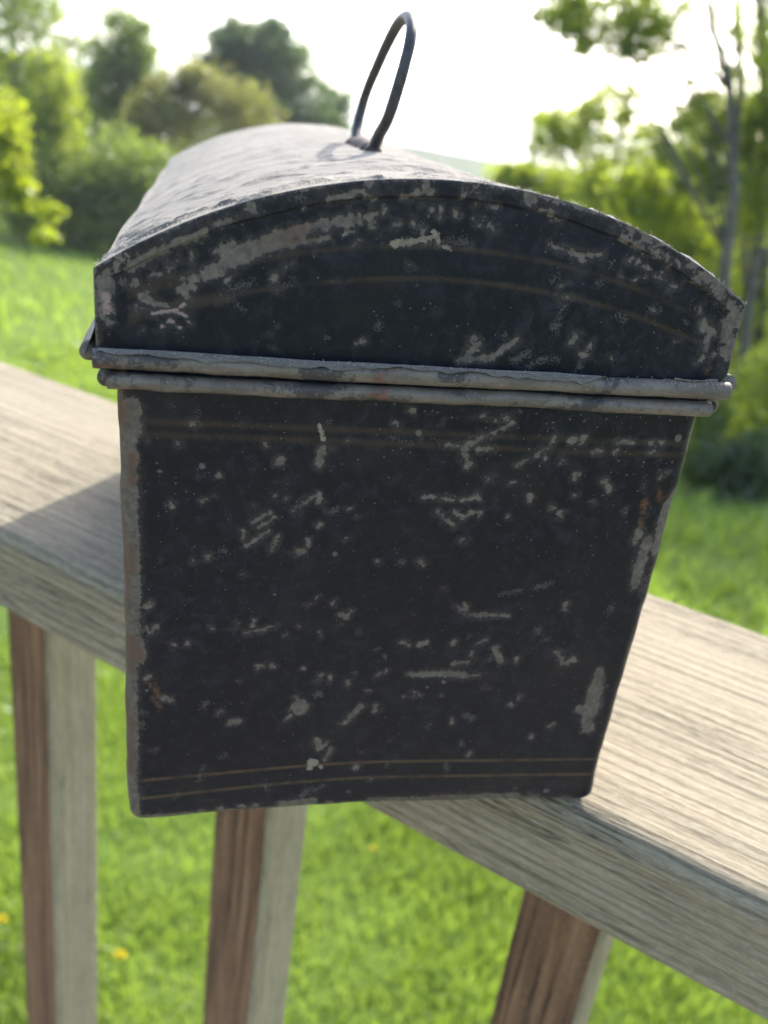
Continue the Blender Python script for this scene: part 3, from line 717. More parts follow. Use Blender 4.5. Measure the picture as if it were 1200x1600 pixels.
def lid_panel():
    nu, nv = 500, 240
    u = np.linspace(-HL, HL, nu)
    v = np.linspace(0, 1, nv)
    Uu, Vv = np.meshgrid(u, v)
    top = arc_z(Uu) - 0.0002
    Z = ZL0 - 0.002 + (top - ZL0 + 0.002) * Vv
    X = Uu.ravel(); Z = Z.ravel()
    # distance to the outline: the dome sheet is folded over the end by 3.3 mm
    rad = AR - np.hypot(X, Z - AZC)
    dist = np.minimum.reduce([rad, HL - X, HL + X])
    fold = np.clip((0.0034 + 0.0006 * (fbm(X * 150, Z * 150, 1, 2) - 0.5) - dist) / 0.00035, 0, 1)
    Y = np.full(X.shape, YL) - 0.00055 * fold + 0.0004 * np.clip(1 - dist / 0.0006, 0, 1) ** 2
    Y += 0.0008 * (fbm(X * 40, Z * 40, 3, 2) - 0.5)
    xm, zm = X * 1000, Z * 1000
    o = wear(LID_CHIPS + ';' + small_chips(70, -59, 59, 119, 148, 6), xm, zm)
    dm = dist * 1000
    edge = 0.75 + 1.6 * (fbm(xm / 6.0, zm / 6.0, 2, 3) - 0.62) - dm
    foldband = np.clip(3.6 - dm, -6, 1) * 0.4 + 5.0 * (fbm(xm / 5.0, zm / 5.0, 6, 4) - 0.66) * (dm < 3.6)
    chip = np.maximum.reduce([o['m'], edge, np.where(dm < 3.6, foldband, -6)])
    st = np.zeros(len(X))
    zs1 = 139.7 - 0.0036 * xm ** 2
    zs2 = 133.9 - 0.0032 * (xm - 1) ** 2
    for zs in (zs1, zs2):
        broad = np.where(xm < -38, 1.3, 0.6)
        st = np.maximum(st, 0.32 * np.clip(1.3 - np.abs(zm - zs) / broad, 0, 1) * (np.abs(xm) < 57))
    # pale flecks gather along the band above the upper stripe
    band = np.exp(-((zm - (zs1 + 5)) / 4.0) ** 2)
    speck = 0.35 + 0.9 * band * np.clip(fbm(xm / 14.0, zm / 8.0, 4, 3) * 2.4 - 0.7, 0, 1) + 0.4 * np.clip((fbm(xm / 20.0, zm / 20.0, 8, 3) - 0.5) * 4, 0, 1)
    Y += 0.00007 * np.clip(chip * 4, 0, 1)
    A = dict(chip=chip, rust=o['r'], dim=o['d'], bright=o['b'], pink=o['p'], stripe=st, speck=speck)
    return np.stack([X, Y, Z], 1), grid_faces(nv, nu), A
lid = empty('lid', (0, 0, 0), 0, box)
V, F, A = lid_panel()
np_mesh('end_panel', warp(V), F, M_paint, lid, attrs=A)
# far end panel (plain)
uu = np.linspace(-HL, HL, 60); vv = np.linspace(0, 1, 20)
Uu, Vv = np.meshgrid(uu, vv)
Zz = ZL0 - 0.002 + (arc_z(Uu) - ZL0 + 0.002) * Vv
np_mesh('end_panel', warp(np.stack([Uu, np.full(Uu.shape, YL + LL), Zz], -1).reshape(-1, 3)), grid_faces(20, 60)[:, ::-1].copy(), M_paint2, lid)

def dome():
    """domed sheet with its two side skirts; crazed, flaking surface"""
    na = 300
    am = math.asin(HL / AR)
    ang = np.linspace(-am, am, na)
    ys = np.concatenate([YL + np.array([-0.0003, 0.0002, 0.0008]), YL + 0.0015 + (LL - 0.0015) * np.linspace(0, 1, 330) ** 1.45])
    A_, Y_ = np.meshgrid(ang, ys)
    X = AR * np.sin(A_); Z = AZC + AR * np.cos(A_)
    yl = (Y_ - YL)
    edge = np.clip(1 - yl / 0.0012, 0, 1)
    # the sheet sags between its stiff ends and is dented beside the handle
    sag = -0.0016 * np.sin(np.clip(yl / LL, 0, 1) * math.pi) ** 0.7 - 0.0010 * np.exp(-((yl - 0.03) / 0.025) ** 2) * np.cos(A_ * 1.5)
    crack = fbm(A_ * 14 + 4, yl * 420 + 9 * fbm(A_ * 8, yl * 60, 1, 2), 3, 4)
    flake = (0.00036 * (crack - 0.5) + 0.00012 * (fbm(A_ * 22, yl * 120, 8, 3) - 0.5)) * np.clip(1.2 - yl / 0.12, 0.45, 1)
    flake = flake + 0.0009 * np.clip(crack - 0.60, 0, 0.2) * 4 * np.clip(1.3 - yl / 0.09, 0.5, 1)
    disp = sag + flake * np.clip(yl / 0.002, 0.25, 1) - 0.0004 * edge ** 2
    X = X + np.sin(A_) * disp; Z = Z + np.cos(A_) * disp
    Vd = np.stack([X, Y_, Z], -1)
    # skirts: continue the sheet down both sides, the left one flaring out to its wire
    ns_ = 22
    rows = []
    for i in range(len(ys)):
        left, right = [], []
        for k in range(1, ns_ + 1):
            q = k / ns_
            z = ZL1 - (ZL1 - ZL0 + 0.0020) * q
            fl = 0.0021 * np.clip((q - 0.66) / 0.34, 0, 1) ** 1.3
            wv = 0.0003 * math.sin(ys[i] * 90 + k * 0.3)
            left.append((-HL - fl + wv, max(ys[i], YL + 0.0004), z))
            right.append((HL + fl * 0.35 + wv, max(ys[i], YL + 0.0004), z))
        rows.append(np.concatenate([np.array(left)[::-1], Vd[i], np.array(right)]))
    V = np.concatenate(rows)
    return V, grid_faces(len(ys), na + 2 * ns_)
V, F = dome()
dome_o = np_mesh('dome', warp(V), F, M_dust, lid)

# --- wire rolled into the foot of the lid
zl = ZL0 - 0.0011
RB = 0.00182
V, F = bead((-HL - 0.0004, YL - 0.0013, zl - 0.0008), (HL + 0.0002, YL - 0.0013, zl - 0.0008), RB, 240, seed=11.0)
np_mesh('rolled_edge', warp(V), F, M_bead, lid)
V, F = bead((-HL - 0.0016, YL + 0.0016, zl - 0.0002), (-HL - 0.0016, YL + LL, zl - 0.0002), 0.0017, 90, seed=14.0)
np_mesh('rolled_edge', warp(V), F, M_bead, lid)
V, F = bead((HL + 0.0010, YL + 0.0004, zl + 0.0002), (HL + 0.0010, YL + LL, zl), 0.0019, 90, seed=17.0)
np_mesh('rolled_edge', warp(V), F, M_bead, lid)

# --- dusty paint peeling off the top of that wire, with a ragged lower lip
def flake_strip(x0, x1, cover, seed, lift=0.00028):
    nx, na = int((x1 - x0) / 0.0003), 16
    xs = np.linspace(x0, x1, nx)
    rag = fbm(xs * 110 + seed, xs * 0 + seed, 0, 4) - 0.5
    rag2 = fbm(xs * 420 + seed, xs * 0 + seed * 2, 0, 3) - 0.5
    taper = np.clip(np.minimum(xs - x0, x1 - xs) / 0.004, 0, 1)
    low = cover * (0.35 + 0.65 * taper) + 1.1 * rag + 0.35 * rag2
    t = np.linspace(0, 1, na)
    a = 0.15 + (low[:, None] - 0.15) * t[None, :]          # angle from straight up towards the viewer
    r = RB + lift + 0.00035 * (t[None, :] ** 3) * (0.5 + fbm(xs * 200, xs * 0 + 1.3, 0, 2))[:, None] + 0.00012 * (fbm(xs[:, None] * 900, a * 9, seed, 3) - 0.5)
    yc, zc = YL - 0.0013, zl - 0.0008
    wz = 0.00025 * 2 * (fbm((xs - (-HL)) / (2 * HL) * 9 + 11.0, xs * 0 + 11.0, 0, 3) - 0.5)
    V1 = np.stack([np.broadcast_to(xs[:, None], a.shape), yc - r * np.sin(a), zc + wz[:, None] + r * np.cos(a)], -1)
    r2 = r - 0.00022
    V2 = np.stack([np.broadcast_to(xs[:, None], a.shape), yc - r2 * np.sin(a), zc + wz[:, None] + r2 * np.cos(a)], -1)
    V = np.concatenate([V1.reshape(-1, 3), V2.reshape(-1, 3)])
    n = nx * na
    f1 = grid_faces(nx, na); f2 = grid_faces(nx, na, off=n)[:, ::-1]
    i = np.arange(nx - 1) * na + na - 1
    lip = np.stack([i, i + na, i + na + n, i + n], 1)
    return V, np.concatenate([f1, f2, lip[:, ::-1]])
V, F = flake_strip(-HL + 0.0006, 0.0345, 0.98, 2.0)
np_mesh('paint_flake', warp(V), F, M_flake, lid)
V, F = flake_strip(0.0503, 0.0600, 0.62, 6.0)
np_mesh('paint_flake', warp(V), F, M_flake, lid)

# --- wire bail handle, leaning over
def bail():
    th = math.radians(9.5)
    pts = [(0.1005, 0.002), (0.0975, 0.006), (0.0905, 0.0105), (0.0880, 0.017), (0.0872, 0.024), (0.0885, 0.0305), (0.0945, 0.0352), (0.1045, 0.0372), (0.1160, 0.0360), (0.1265, 0.0312), (0.1362, 0.0243), (0.1438, 0.0178), (0.1458, 0.0112), (0.1440, 0.0062), (0.1395, 0.002)]
    P = np.array(pts)
    Q = []
    for i in range(len(P) - 1):                       # Catmull-Rom
        p0, p1, p2, p3 = P[max(i - 1, 0)], P[i], P[i + 1], P[min(i + 2, len(P) - 1)]
        for t in np.linspace(0, 1, 9)[:-1]:
            Q.append(0.5 * ((2 * p1) + (-p0 + p2) * t + (2 * p0 - 5 * p1 + 4 * p2 - p3) * t * t + (-p0 + 3 * p1 - 3 * p2 + p3) * t ** 3))
    Q.append(P[-1])
    Q = np.array(Q)
    base = np.array([-0.0026, 0, 0.1488])
    D3 = np.stack([base[0] + Q[:, 1] * math.sin(th), Q[:, 0], base[2] + Q[:, 1] * math.cos(th)], 1)
    return D3
hb = bail()
V, F = tube(hb, 0.00165 * (1 + 0.12 * (fbm(np.arange(len(hb)) / 9.0, np.zeros(len(hb)), 0, 3) - 0.5)), 14)
handle = np_mesh('handle', V, F, M_iron, box)
V, F = tube(np.array([(-0.0026, y, 0.1493 + 0.0012 * math.sin((y - 0.1) / 0.04 * math.pi)) for y in np.linspace(0.0985, 0.1415, 20)]), 0.0026, 12)
np_mesh('hinge_bar', V, F, M_rusty, handle)
for y in (0.1005, 0.1395):
    a = np.linspace(-0.2, math.pi + 0.2, 12)
    V, F = tube(np.stack([-0.0026 + 0.0030 * np.cos(a), np.full(12, y + 0.0028 * (1 if y < 0.12 else -1)), 0.1478 + 0.0036 * np.sin(a)], 1), 0.0011, 8)
    np_mesh('staple', V, F, M_rusty, handle)

# --- lint and fibres caught on the lid's front edge
def lint():
    parts = []
    r = np.random.default_rng(21)
    for k in range(700):
        x = r.uniform(-HL, HL)
        if r.random() < 0.7:
            b = np.array([x, YL + abs(r.normal()) * 0.004 - 0.0003, float(arc_z(x)) - 0.0003])
            d = np.array([r.normal() * 0.8, r.normal() * 0.8, 0.5 + r.random()])
        else:
            b = np.array([x, YL - 0.0022 - 0.0006 * r.random(), zl + 0.0006 + 0.0008 * r.random()])
            d = np.array([r.normal() * 1.2, -0.6 - r.random(), 0.4 * r.normal()])
        d /= np.linalg.norm(d)
        ln = 0.0004 + 0.0006 * r.random() ** 2
        c = np.array([r.normal(), r.normal(), r.normal()]) * ln * 0.35
        P = np.stack([b, b + d * ln * 0.5 + c, b + d * ln])
        parts.append(tube(P, 0.000028, 3, caps=False))
    return join(parts)
V, F = lint()
def mat_lint():
    t = NT('pale_lint')
    n = t.noise(t.coord(), 800, 2)
    d = t.n('ShaderNodeBsdfDiffuse', {'Color': t.mix(n, (0.45, 0.42, 0.36), (0.6, 0.57, 0.5))})
    tr = t.n('ShaderNodeBsdfTranslucent', {'Color': (0.8, 0.76, 0.68, 1)})
    m = t.n('ShaderNodeMixShader', {0: 0.6, 1: d.outputs[0], 2: tr.outputs[0]})
    t.t.links.new(m.outputs[0], t.out.inputs['Surface'])
    return t.m
M_lint = mat_lint()
tag(np_mesh('lint', warp(V), F, M_lint, lid), 'short pale fibres caught on the lid edge', kind='stuff')
hp = np.array([(0.0019, 0.001, 0.1510), (0.0013, 0.001, 0.1524), (0.0004, 0.001, 0.1533), (-0.0006, 0.001, 0.1538), (-0.0008, 0.001, 0.1545), (-0.0018, 0.001, 0.1551), (-0.0030, 0.001, 0.1554)])
V, F = tube(hp, 0.00007, 5)
c_, s_ = math.cos(BYAW), math.sin(BYAW)
hair = np_mesh('fibre', warp(V), F, M_lint)
hair.matrix_world = Matrix.Translation((0.0109, -0.0379, 0.0006)) @ Matrix.Rotation(BYAW, 4, 'Z')
tag(hair, 'single pale kinked fibre standing on the dusty lid right of the handle', 'fibre')

# ------------------------------------------------------------------ vegetation
def px_dir(x, y):
    """direction of a viewing ray, used once to lay the trees out round the lawn"""
    d = fwd + rgt * ((x - 600) / FPX) - up * ((y - 800) / FPX)
    return d
def at_range(x, y, r):
    """point at horizontal distance r in the direction of a picture point"""
    d = px_dir(x, y)
    k = r / math.hypot(d.x, d.y)
    return CAM_POS + d * k

def leaf_quads(C, size, r, aspect=0.62, droop=0.0):
    n = len(C)
    a = r.normal(size=(n, 3)); a[:, 2] -= droop
    a /= np.linalg.norm(a, axis=1)[:, None]
    b = r.normal(size=(n, 3))
    b -= a * (a * b).sum(1)[:, None]
    b /= np.linalg.norm(b, axis=1)[:, None]
    s = (size * r.uniform(0.6, 1.35, n))[:, None]
    V = np.stack([C - a * s * 0.5, C + b * s * aspect * 0.5, C + a * s * 0.55, C - b * s * aspect * 0.5], 1).reshape(-1, 3)
    F = np.arange(4 * n).reshape(-1, 4)
    return V, F

LEAF = {
    'lime':  mat_leaf('lime_leaves', (0.065, 0.098, 0.010), (0.135, 0.165, 0.018), (0.50, 0.62, 0.045), 0.66),
    'mid':   mat_leaf('mid_green_leaves', (0.045, 0.080, 0.014), (0.100, 0.135, 0.026), (0.32, 0.44, 0.060), 0.6),
    'dark':  mat_leaf('dark_green_leaves', (0.036, 0.066, 0.024), (0.078, 0.112, 0.038), (0.18, 0.28, 0.08), 0.52),
    'olive': mat_leaf('olive_brown_leaves', (0.055, 0.068, 0.016), (0.108, 0.118, 0.030), (0.36, 0.38, 0.065), 0.56),
    'bright': mat_leaf('bright_spring_leaves', (0.090, 0.115, 0.010), (0.150, 0.180, 0.014), (0.55, 0.66, 0.030), 0.65),
}

def tree(name, label, base_px, rng_m, lobes, leaf, n_leaf, leaf_size, trunk_r=0.12, seed=0, trunk_px=None, group=None, limbs=(), clump=0.5, cat='tree'):
    """lobes: (px x, px y, px half width, px half height, share). The picture places each lobe; the
    tree itself stands at its own range on the ground, with real depth."""
    r = np.random.default_rng(seed)
    g = at_range(base_px[0], base_px[1], rng_m)
    bx, by = g.x, g.y
    bz = float(ground_z(bx, by)) - 0.05
    n_leaf = int(n_leaf * 2.0); leaf_size *= 0.72
    root = tag(empty(name, (bx, by, bz)), label, cat, group)
    pxm = FPX / rng_m * 0.93
    cents, rads, allC, tips = [], [], [], []
    tot = sum(l[4] for l in lobes)
    for (lx, ly, hw, hh, sh) in lobes:
        c = at_range(lx, ly, rng_m)
        ex, ez = hw / pxm, hh / pxm
        ey = max(ex, ez) * 0.8 if max(ex, ez) < 3 else 0.7 * max(ex, ez)
        ncl = max(8, int(110 * sh / tot))
        for k in range(ncl):
            u = r.normal(size=3); u /= np.linalg.norm(u)
            q = u * r.uniform(0.25, 1.0) ** 0.6
            cc = np.array([c.x - bx, c.y - by, c.z - bz])
            # across / along the line of sight / up
            ax = np.array([rgt0.x, rgt0.y, 0]); dy = np.array([-rgt0.y, rgt0.x, 0])
            pc = cc + ax * q[0] * ex * 0.85 + dy * q[1] * ey + np.array([0, 0, q[2] * ez * 0.85])
            cr = min(ex, ez) * r.uniform(0.25, 0.55) * clump * 1.6
            nl = int(0.62 * n_leaf * sh / tot / ncl)
            pts = r.normal(size=(nl, 3))
            pts /= (np.linalg.norm(pts, axis=1)[:, None] + 1e-9)
            pts *= (r.random(nl) ** 0.45)[:, None] * cr
            pts[:, 2] *= 0.75
            allC.append(pc + pts)
            tips.append(pc)
        nl = int(0.38 * n_leaf * sh / tot)
        u = r.normal(size=(nl, 3)); u /= np.linalg.norm(u, axis=1)[:, None]
        u *= (r.random(nl) ** 0.5 * r.uniform(0.8, 1.12, nl))[:, None]
        ax = np.array([rgt0.x, rgt0.y, 0]); dy = np.array([-rgt0.y, rgt0.x, 0])
        allC.append(np.array([c.x - bx, c.y - by, c.z - bz]) + u[:, :1] * ex * ax + u[:, 1:2] * ey * dy + u[:, 2:] * np.array([0, 0, ez]))
    C = np.concatenate(allC)
    keep = C[:, 2] + bz > ground_z(C[:, 0] + bx, C[:, 1] + by) + 0.02
    C = C[keep]
    V, F = leaf_quads(C, leaf_size, r, droop=0.4)
    tone = np.repeat(np.clip(r.normal(0.5, 0.28, len(C)), 0, 1), 4)
    np_mesh('crown', V, F, LEAF[leaf], root, smooth=False, attrs=dict(tone=tone))
    # trunk and limbs
    parts = []
    if trunk_px:
        path = []
        for (tx, ty) in trunk_px:
            p = at_range(tx, ty, rng_m)
            path.append((p.x - bx, p.y - by, p.z - bz))
        path = np.array([(0, 0, -0.2)] + path)
    else:
        top = max(tips, key=lambda p: p[2])
        path = np.array([np.array([0, 0, -0.2]) + (np.array([top[0] * t ** 1.5, top[1] * t ** 1.5, top[2] * 0.92 * t])) for t in np.linspace(0, 1, 7)])
    n = len(path)
    rr = trunk_r * np.linspace(1.0, 0.22, n) ** 0.9
    rr[0] *= 1.35
    parts.append(tube(path, rr, 9))
    step = max(1, len(tips) // 11)
    for tp in tips[::step]:
        # leave the trunk below the tip, curve out to it
        zs = path[:, 2]
        k = int(np.argmin(np.abs(zs - tp[2] * r.uniform(0.5, 0.8))))
        k = min(max(k, 1), n - 1)
        b = path[k]
        m = (b + tp) / 2 + np.array([r.normal() * 0.08, r.normal() * 0.08, 0.1]) * np.linalg.norm(tp - b)
        P = np.array([(1 - t) ** 2 * b + 2 * t * (1 - t) * m + t * t * tp for t in np.linspace(0, 1, 6)])
        parts.append(tube(P, np.linspace(max(rr[k] * 0.28, 0.007), 0.004 + rr[k] * 0.03, 6), 6))
    for lm in limbs:
        P = []
        for (tx, ty) in lm[1:]:
            q = at_range(tx, ty, rng_m)
            P.append((q.x - bx, q.y - by, q.z - bz))
        parts.append(tube(np.array(P), np.linspace(lm[0], 0.006, len(P)), 7))
    V, F = join(parts)
    np_mesh('trunk', V, F, M_bark, root)
    return root

G1 = 'trees along the far left edge of the lawn'
G2 = 'trees of the wood beyond the lawn on the right'
tree('leafy_tree', 'tall yellow green tree at the far left edge of the lawn', (30, 395), 31,
     [(30, 50, 75, 100, 2), (-60, 200, 100, 150, 2), (75, 190, 55, 70, 1.2), (60, 300, 70, 60, 1)], 'mid', 9000, 0.20, 0.16, 1, group=G1)
tree('leafy_tree', 'rounded lime tree between the tall left tree and the narrow blue green one', (95, 395), 28,
     [(85, 150, 40, 60, 1), (90, 260, 45, 80, 1.4), (60, 340, 50, 40, 0.8)], 'lime', 6500, 0.17, 0.12, 2, group=G1)
tree('leafy_tree', 'narrow blue green tree with sky showing through its top', (180, 395), 36,
     [(190, 65, 48, 46, 0.9), (165, 130, 46, 55, 0.8), (218, 120, 38, 50, 0.8), (175, 230, 65, 70, 1.4)], 'mid', 7600, 0.20, 0.14, 3, group=G1, clump=0.6)
tree('leafy_tree', 'broad olive brown tree behind the lid of the box', (310, 395), 33,
     [(260, 170, 50, 45, 1), (330, 150, 55, 45, 1.0), (385, 185, 45, 55, 0.8), (290, 240, 110, 70, 2.2), (295, 125, 34, 28, 0.35), (225, 205, 40, 45, 0.6), (405, 235, 50, 40, 0.7)], 'olive', 9500, 0.18, 0.15, 4, group=G1, clump=0.8)
tree('leafy_tree', 'large dark green tree rising left of the handle', (430, 395), 42,
     [(400, 80, 75, 50, 1.3), (440, 130, 65, 70, 1.5), (350, 90, 42, 40, 0.6), (480, 170, 45, 50, 0.8), (420, 230, 110, 60, 1.2), (365, 55, 30, 30, 0.4), (430, 50, 24, 24, 0.35), (400, 160, 90, 60, 1.3)], 'dark', 15500, 0.22, 0.22, 5, group=G1, clump=0.62)
tree('leafy_tree', 'pale green tree filling the gap behind the lime and the olive tree', (230, 395), 40,
     [(235, 190, 60, 60, 1.2), (130, 170, 50, 60, 1.0), (30, 150, 70, 70, 1.0), (320, 260, 120, 70, 1.6), (150, 290, 130, 70, 1.6)], 'mid', 8000, 0.24, 0.15, 19, group=G1, clump=0.7)
tree('leafy_tree', 'small dark tree just left of the foot of the handle', (530, 395), 44,
     [(520, 175, 34, 40, 1), (500, 240, 70, 50, 1), (570, 250, 50, 30, 0.5), (605, 240, 22, 16, 0.25)], 'dark', 3900, 0.24, 0.14, 6, group=G1)
tree('leafy_tree', 'shaded tree low behind the left corner of the lid', (190, 398), 27,
     [(180, 300, 80, 90, 2), (110, 330, 60, 60, 1), (260, 320, 80, 90, 2), (230, 380, 120, 40, 1)], 'mid', 9500, 0.18, 0.14, 7, group=G1, clump=0.65)
tree('leafy_tree', 'shaded dark tree low behind the dome of the lid', (340, 398), 29,
     [(340, 320, 90, 80, 2), (420, 290, 90, 60, 1.5), (470, 270, 80, 50, 1)], 'dark', 7000, 0.18, 0.14, 8, group=G1, clump=0.65)
# near tree whose bright branch hangs into the left edge of the picture
tree('leafy_tree', 'bright spring green branches hanging in at the left edge', (-260, 470), 11,
     [(10, 195, 30, 45, 1.2), (20, 265, 32, 45, 1.2), (30, 300, 22, 26, 0.7), (-60, 230, 70, 90, 2), (-200, 150, 150, 160, 4), (75, 330, 26, 20, 0.25), (70, 370, 24, 16, 0.25)], 'bright', 5200, 0.085, 0.10, 9, clump=0.5)

# the wood on the right
tree('slender_tree', 'slender forked tree standing in front of the right hand wood', (1098, 800), 9.3,
     [(940, 45, 90, 45, 1.6), (1010, 30, 60, 40, 0.9), (880, 15, 60, 30, 0.7), (985, 80, 40, 20, 0.3), (1180, 60, 40, 60, 0.25), (1080, 160, 40, 40, 0.35)], 'lime', 5200, 0.055, 0.07, 10,
     trunk_px=[(1103, 700), (1120, 560), (1135, 400), (1148, 300), (1143, 230), (1140, 130), (1112, 40), (1100, -60), (1090, -160)], group=G2, clump=0.5,
     limbs=[(0.028, (1141, 140), (1075, 75), (1010, 45), (940, 40), (870, 15)), (0.030, (1145, 250), (1160, 130), (1150, 60), (1146, 0), (1150, -60)), (0.016, (1075, 75), (1030, 85), (985, 88))])
tree('slender_tree', 'second slender trunk at the right edge of the picture', (1150, 800), 10.5,
     [(1190, 210, 50, 60, 0.7), (1120, 190, 50, 40, 0.5), (1180, 310, 60, 60, 1), (1100, 270, 55, 45, 0.8), (1230, 120, 50, 80, 0.6)], 'lime', 4200, 0.085, 0.065, 11,
     trunk_px=[(1152, 640), (1170, 480), (1190, 340), (1196, 200), (1186, 80), (1180, -60)], group=G2, clump=0.5)
tree('slender_tree', 'thin dark trunk close beside the right end of the lid', (1052, 800), 11,
     [(1040, 330, 70, 60, 1), (1090, 420, 60, 70, 1), (1000, 300, 60, 40, 0.7)], 'lime', 3000, 0.09, 0.05, 12,
     trunk_px=[(1055, 720), (1065, 560), (1072, 420), (1080, 280), (1085, 180)], group=G2, clump=0.55)
tree('woodland_tree', 'sparse tree with pale leaves against the white sky right of the handle', (880, 700), 17,
     [(890, 195, 70, 40, 1.3), (960, 165, 50, 35, 0.8), (850, 230, 30, 35, 0.4), (915, 245, 60, 40, 0.9), (1000, 215, 40, 40, 0.4)], 'lime', 5000, 0.09, 0.10, 13, group=G2, clump=0.5)
tree('woodland_tree', 'tree at the left end of the right hand wood, low behind the lid', (830, 700), 20,
     [(800, 275, 45, 22, 0.7), (860, 300, 60, 40, 1.2), (920, 320, 60, 50, 1.2)], 'lime', 4200, 0.13, 0.10, 14, group=G2, clump=0.6)
tree('woodland_tree', 'yellow green tree behind the slope of the lid at right', (980, 760), 14,
     [(960, 310, 80, 55, 1.6), (1030, 300, 70, 60, 1.5), (1010, 390, 90, 60, 1.6), (1060, 230, 50, 50, 0.5)], 'lime', 6000, 0.10, 0.10, 15, group=G2, clump=0.6)
tree('woodland_tree', 'dense yellow green tree behind the forked trunk at right', (1130, 790), 13,
     [(1130, 330, 90, 60, 1.6), (1120, 450, 90, 80, 2), (1180, 520, 80, 90, 2), (1090, 520, 60, 80, 1.2), (1150, 620, 80, 70, 1.2), (1050, -230, 150, 110, 4), (1210, -240, 140, 110, 4), (1120, -150, 120, 70, 2)], 'lime', 19000, 0.10, 0.09, 16, group=G2, clump=0.6)
tree('woodland_tree', 'airy tree with fine leaves spread behind the fork of the slender tree', (1120, 790), 15,
     [(1090, 230, 60, 50, 1.2), (1160, 190, 60, 60, 1.1), (1200, 290, 60, 60, 1.2), (1120, 300, 80, 50, 1.6), (1190, 90, 60, 80, 1.0), (1040, 270, 50, 40, 0.9), (1060, 60, 60, 60, 0.5), (1150, 10, 70, 50, 0.8)], 'lime', 11000, 0.065, 0.06, 18, group=G2, clump=1.0)
tree('woodland_tree', 'darker tree deep in the wood behind the right end of the lid', (1070, 760), 19,
     [(1000, 350, 130, 80, 2), (1100, 420, 120, 90, 2), (1120, 560, 110, 110, 2.5), (1080, 680, 110, 70, 1.5), (1190, 430, 80, 120, 2), (1100, -150, 160, 100, 2.0)], 'mid', 13000, 0.14, 0.12, 17, group=G2, clump=0.7)
tree('woodland_tree', 'full crowned tree reaching in from beyond the right edge of the picture', (1330, 830), 10.6,
     [(1265, 170, 75, 90, 2), (1330, 40, 100, 110, 3), (1380, -100, 120, 90, 3), (1290, -60, 80, 80, 2), (1400, 120, 90, 110, 2)], 'lime', 9500, 0.085, 0.09, 20, group=G2, clump=0.7)
# undergrowth at its foot
SHR = [((1090, 770), 11.0, [(1085, 690, 30, 60, 1), (1080, 750, 30, 35, 1)], 'mid', 'dark leafy bush beside the rolled edge of the body', 21),
       ((1165, 790), 8.8, [(1165, 690, 35, 60, 1.2), (1170, 760, 40, 35, 1)], 'lime', 'pale green bush at the right edge under the wood', 22),
       ((1130, 795), 10.5, [(1130, 640, 60, 70, 1.5), (1140, 740, 70, 45, 1.2)], 'mid', 'wide bush behind the two bushes at the foot of the wood', 23),
       ((1080, 800), 8.0, [(1085, 740, 40, 60, 1.2), (1060, 780, 40, 35, 0.8), (1105, 660, 30, 60, 0.8)], 'mid', 'shaded bush close beside the right edge of the body', 25),
       ((1150, 805), 7.7, [(1150, 770, 50, 35, 1), (1185, 730, 50, 60, 1.2), (1130, 720, 40, 40, 0.7)], 'dark', 'low dark bush where the lawn meets the wood', 26),
       ((1200, 805), 8.2, [(1205, 620, 50, 90, 1.4), (1215, 740, 50, 60, 1)], 'lime', 'tall pale bush leaning in at the right edge of the picture', 27),
       ((1230, 800), 9.5, [(1235, 650, 50, 90, 1.4), (1230, 760, 60, 40, 1)], 'mid', 'bush cut off by the right edge of the picture', 24)]
for bp, rm, lb, lf, la, sd in SHR:
    tree('bush', la, bp, rm, lb, lf, 2600, 0.07, 0.02, sd, group='bushes at the foot of the wood', clump=0.7, cat='bush')

# ------------------------------------------------------------------ grass and flowers
def blades(n, x0, x1, y0, y1, h, w, seed, keepf=None):
    r = np.random.default_rng(seed)
    x = r.uniform(x0, x1, n); y = r.uniform(y0, y1, n)
    dens = fbm(x * 1.7, y * 1.7, 3, 3)
    k = r.random(n) < np.clip((dens - 0.22) * 2.6, 0.12, 1)
    if keepf is not None: k &= keepf(x, y)
    x, y, dens = x[k], y[k], dens[k]
    n = len(x)
    z = ground_z(x, y) - 0.004
    hh = h * r.uniform(0.5, 1.25, n) * (0.65 + 0.7 * dens)
    a = r.uniform(0, 2 * np.pi, n)
    lean = r.uniform(0.15, 0.95, n)
    la = r.uniform(0, 2 * np.pi, n)
    ww = w * r.uniform(0.6, 1.3, n)
    B = np.stack([x, y, z], 1)
    S = np.stack([np.cos(a), np.sin(a), 0 * a], 1) * ww[:, None] / 2
    L = np.stack([np.cos(la) * lean, np.sin(la) * lean, np.sqrt(np.maximum(0.1, 1 - lean ** 2 * 0.6))], 1)
    mid = B + np.stack([L[:, 0] * 0.35, L[:, 1] * 0.35, L[:, 2] * 0.62], 1) * hh[:, None]
    tip = B + L * hh[:, None]
    V = np.stack([B - S, B + S, mid + S * 0.8, mid - S * 0.8, tip], 1).reshape(-1, 3)
    i = np.arange(n) * 5
    Fq = np.stack([i, i + 1, i + 2, i + 3], 1)
    Ft = np.stack([i + 3, i + 2, i + 4], 1)
    tone = np.repeat(np.clip(0.45 + 1.9 * (fbm(x * 3.4, y * 3.4, 7, 3) - 0.5) + r.normal(0, 0.25, n), 0, 1), 5)
    return V, Fq, Ft, tone
LEAF['grass'] = mat_leaf('grass_blades', (0.078, 0.140, 0.018), (0.225, 0.290, 0.062), (0.42, 0.60, 0.070), 0.5, 3.0)
def in_view(x, y):
    """left part of the lawn and the part under the rail; nothing grows in rows"""
    return np.ones(len(x), bool)
sets = [blades(190000, -2.6, 1.1, 0.35, 4.2, 0.065, 0.0048, 31),
        blades(42000, -9.0, 1.0, 2.6, 8.5, 0.12, 0.014, 32),
        blades(42000, -30.0, 2.0, 4.0, 26.0, 0.16, 0.035, 33)]
Vg, Fq, Ft, tn, off = [], [], [], [], 0
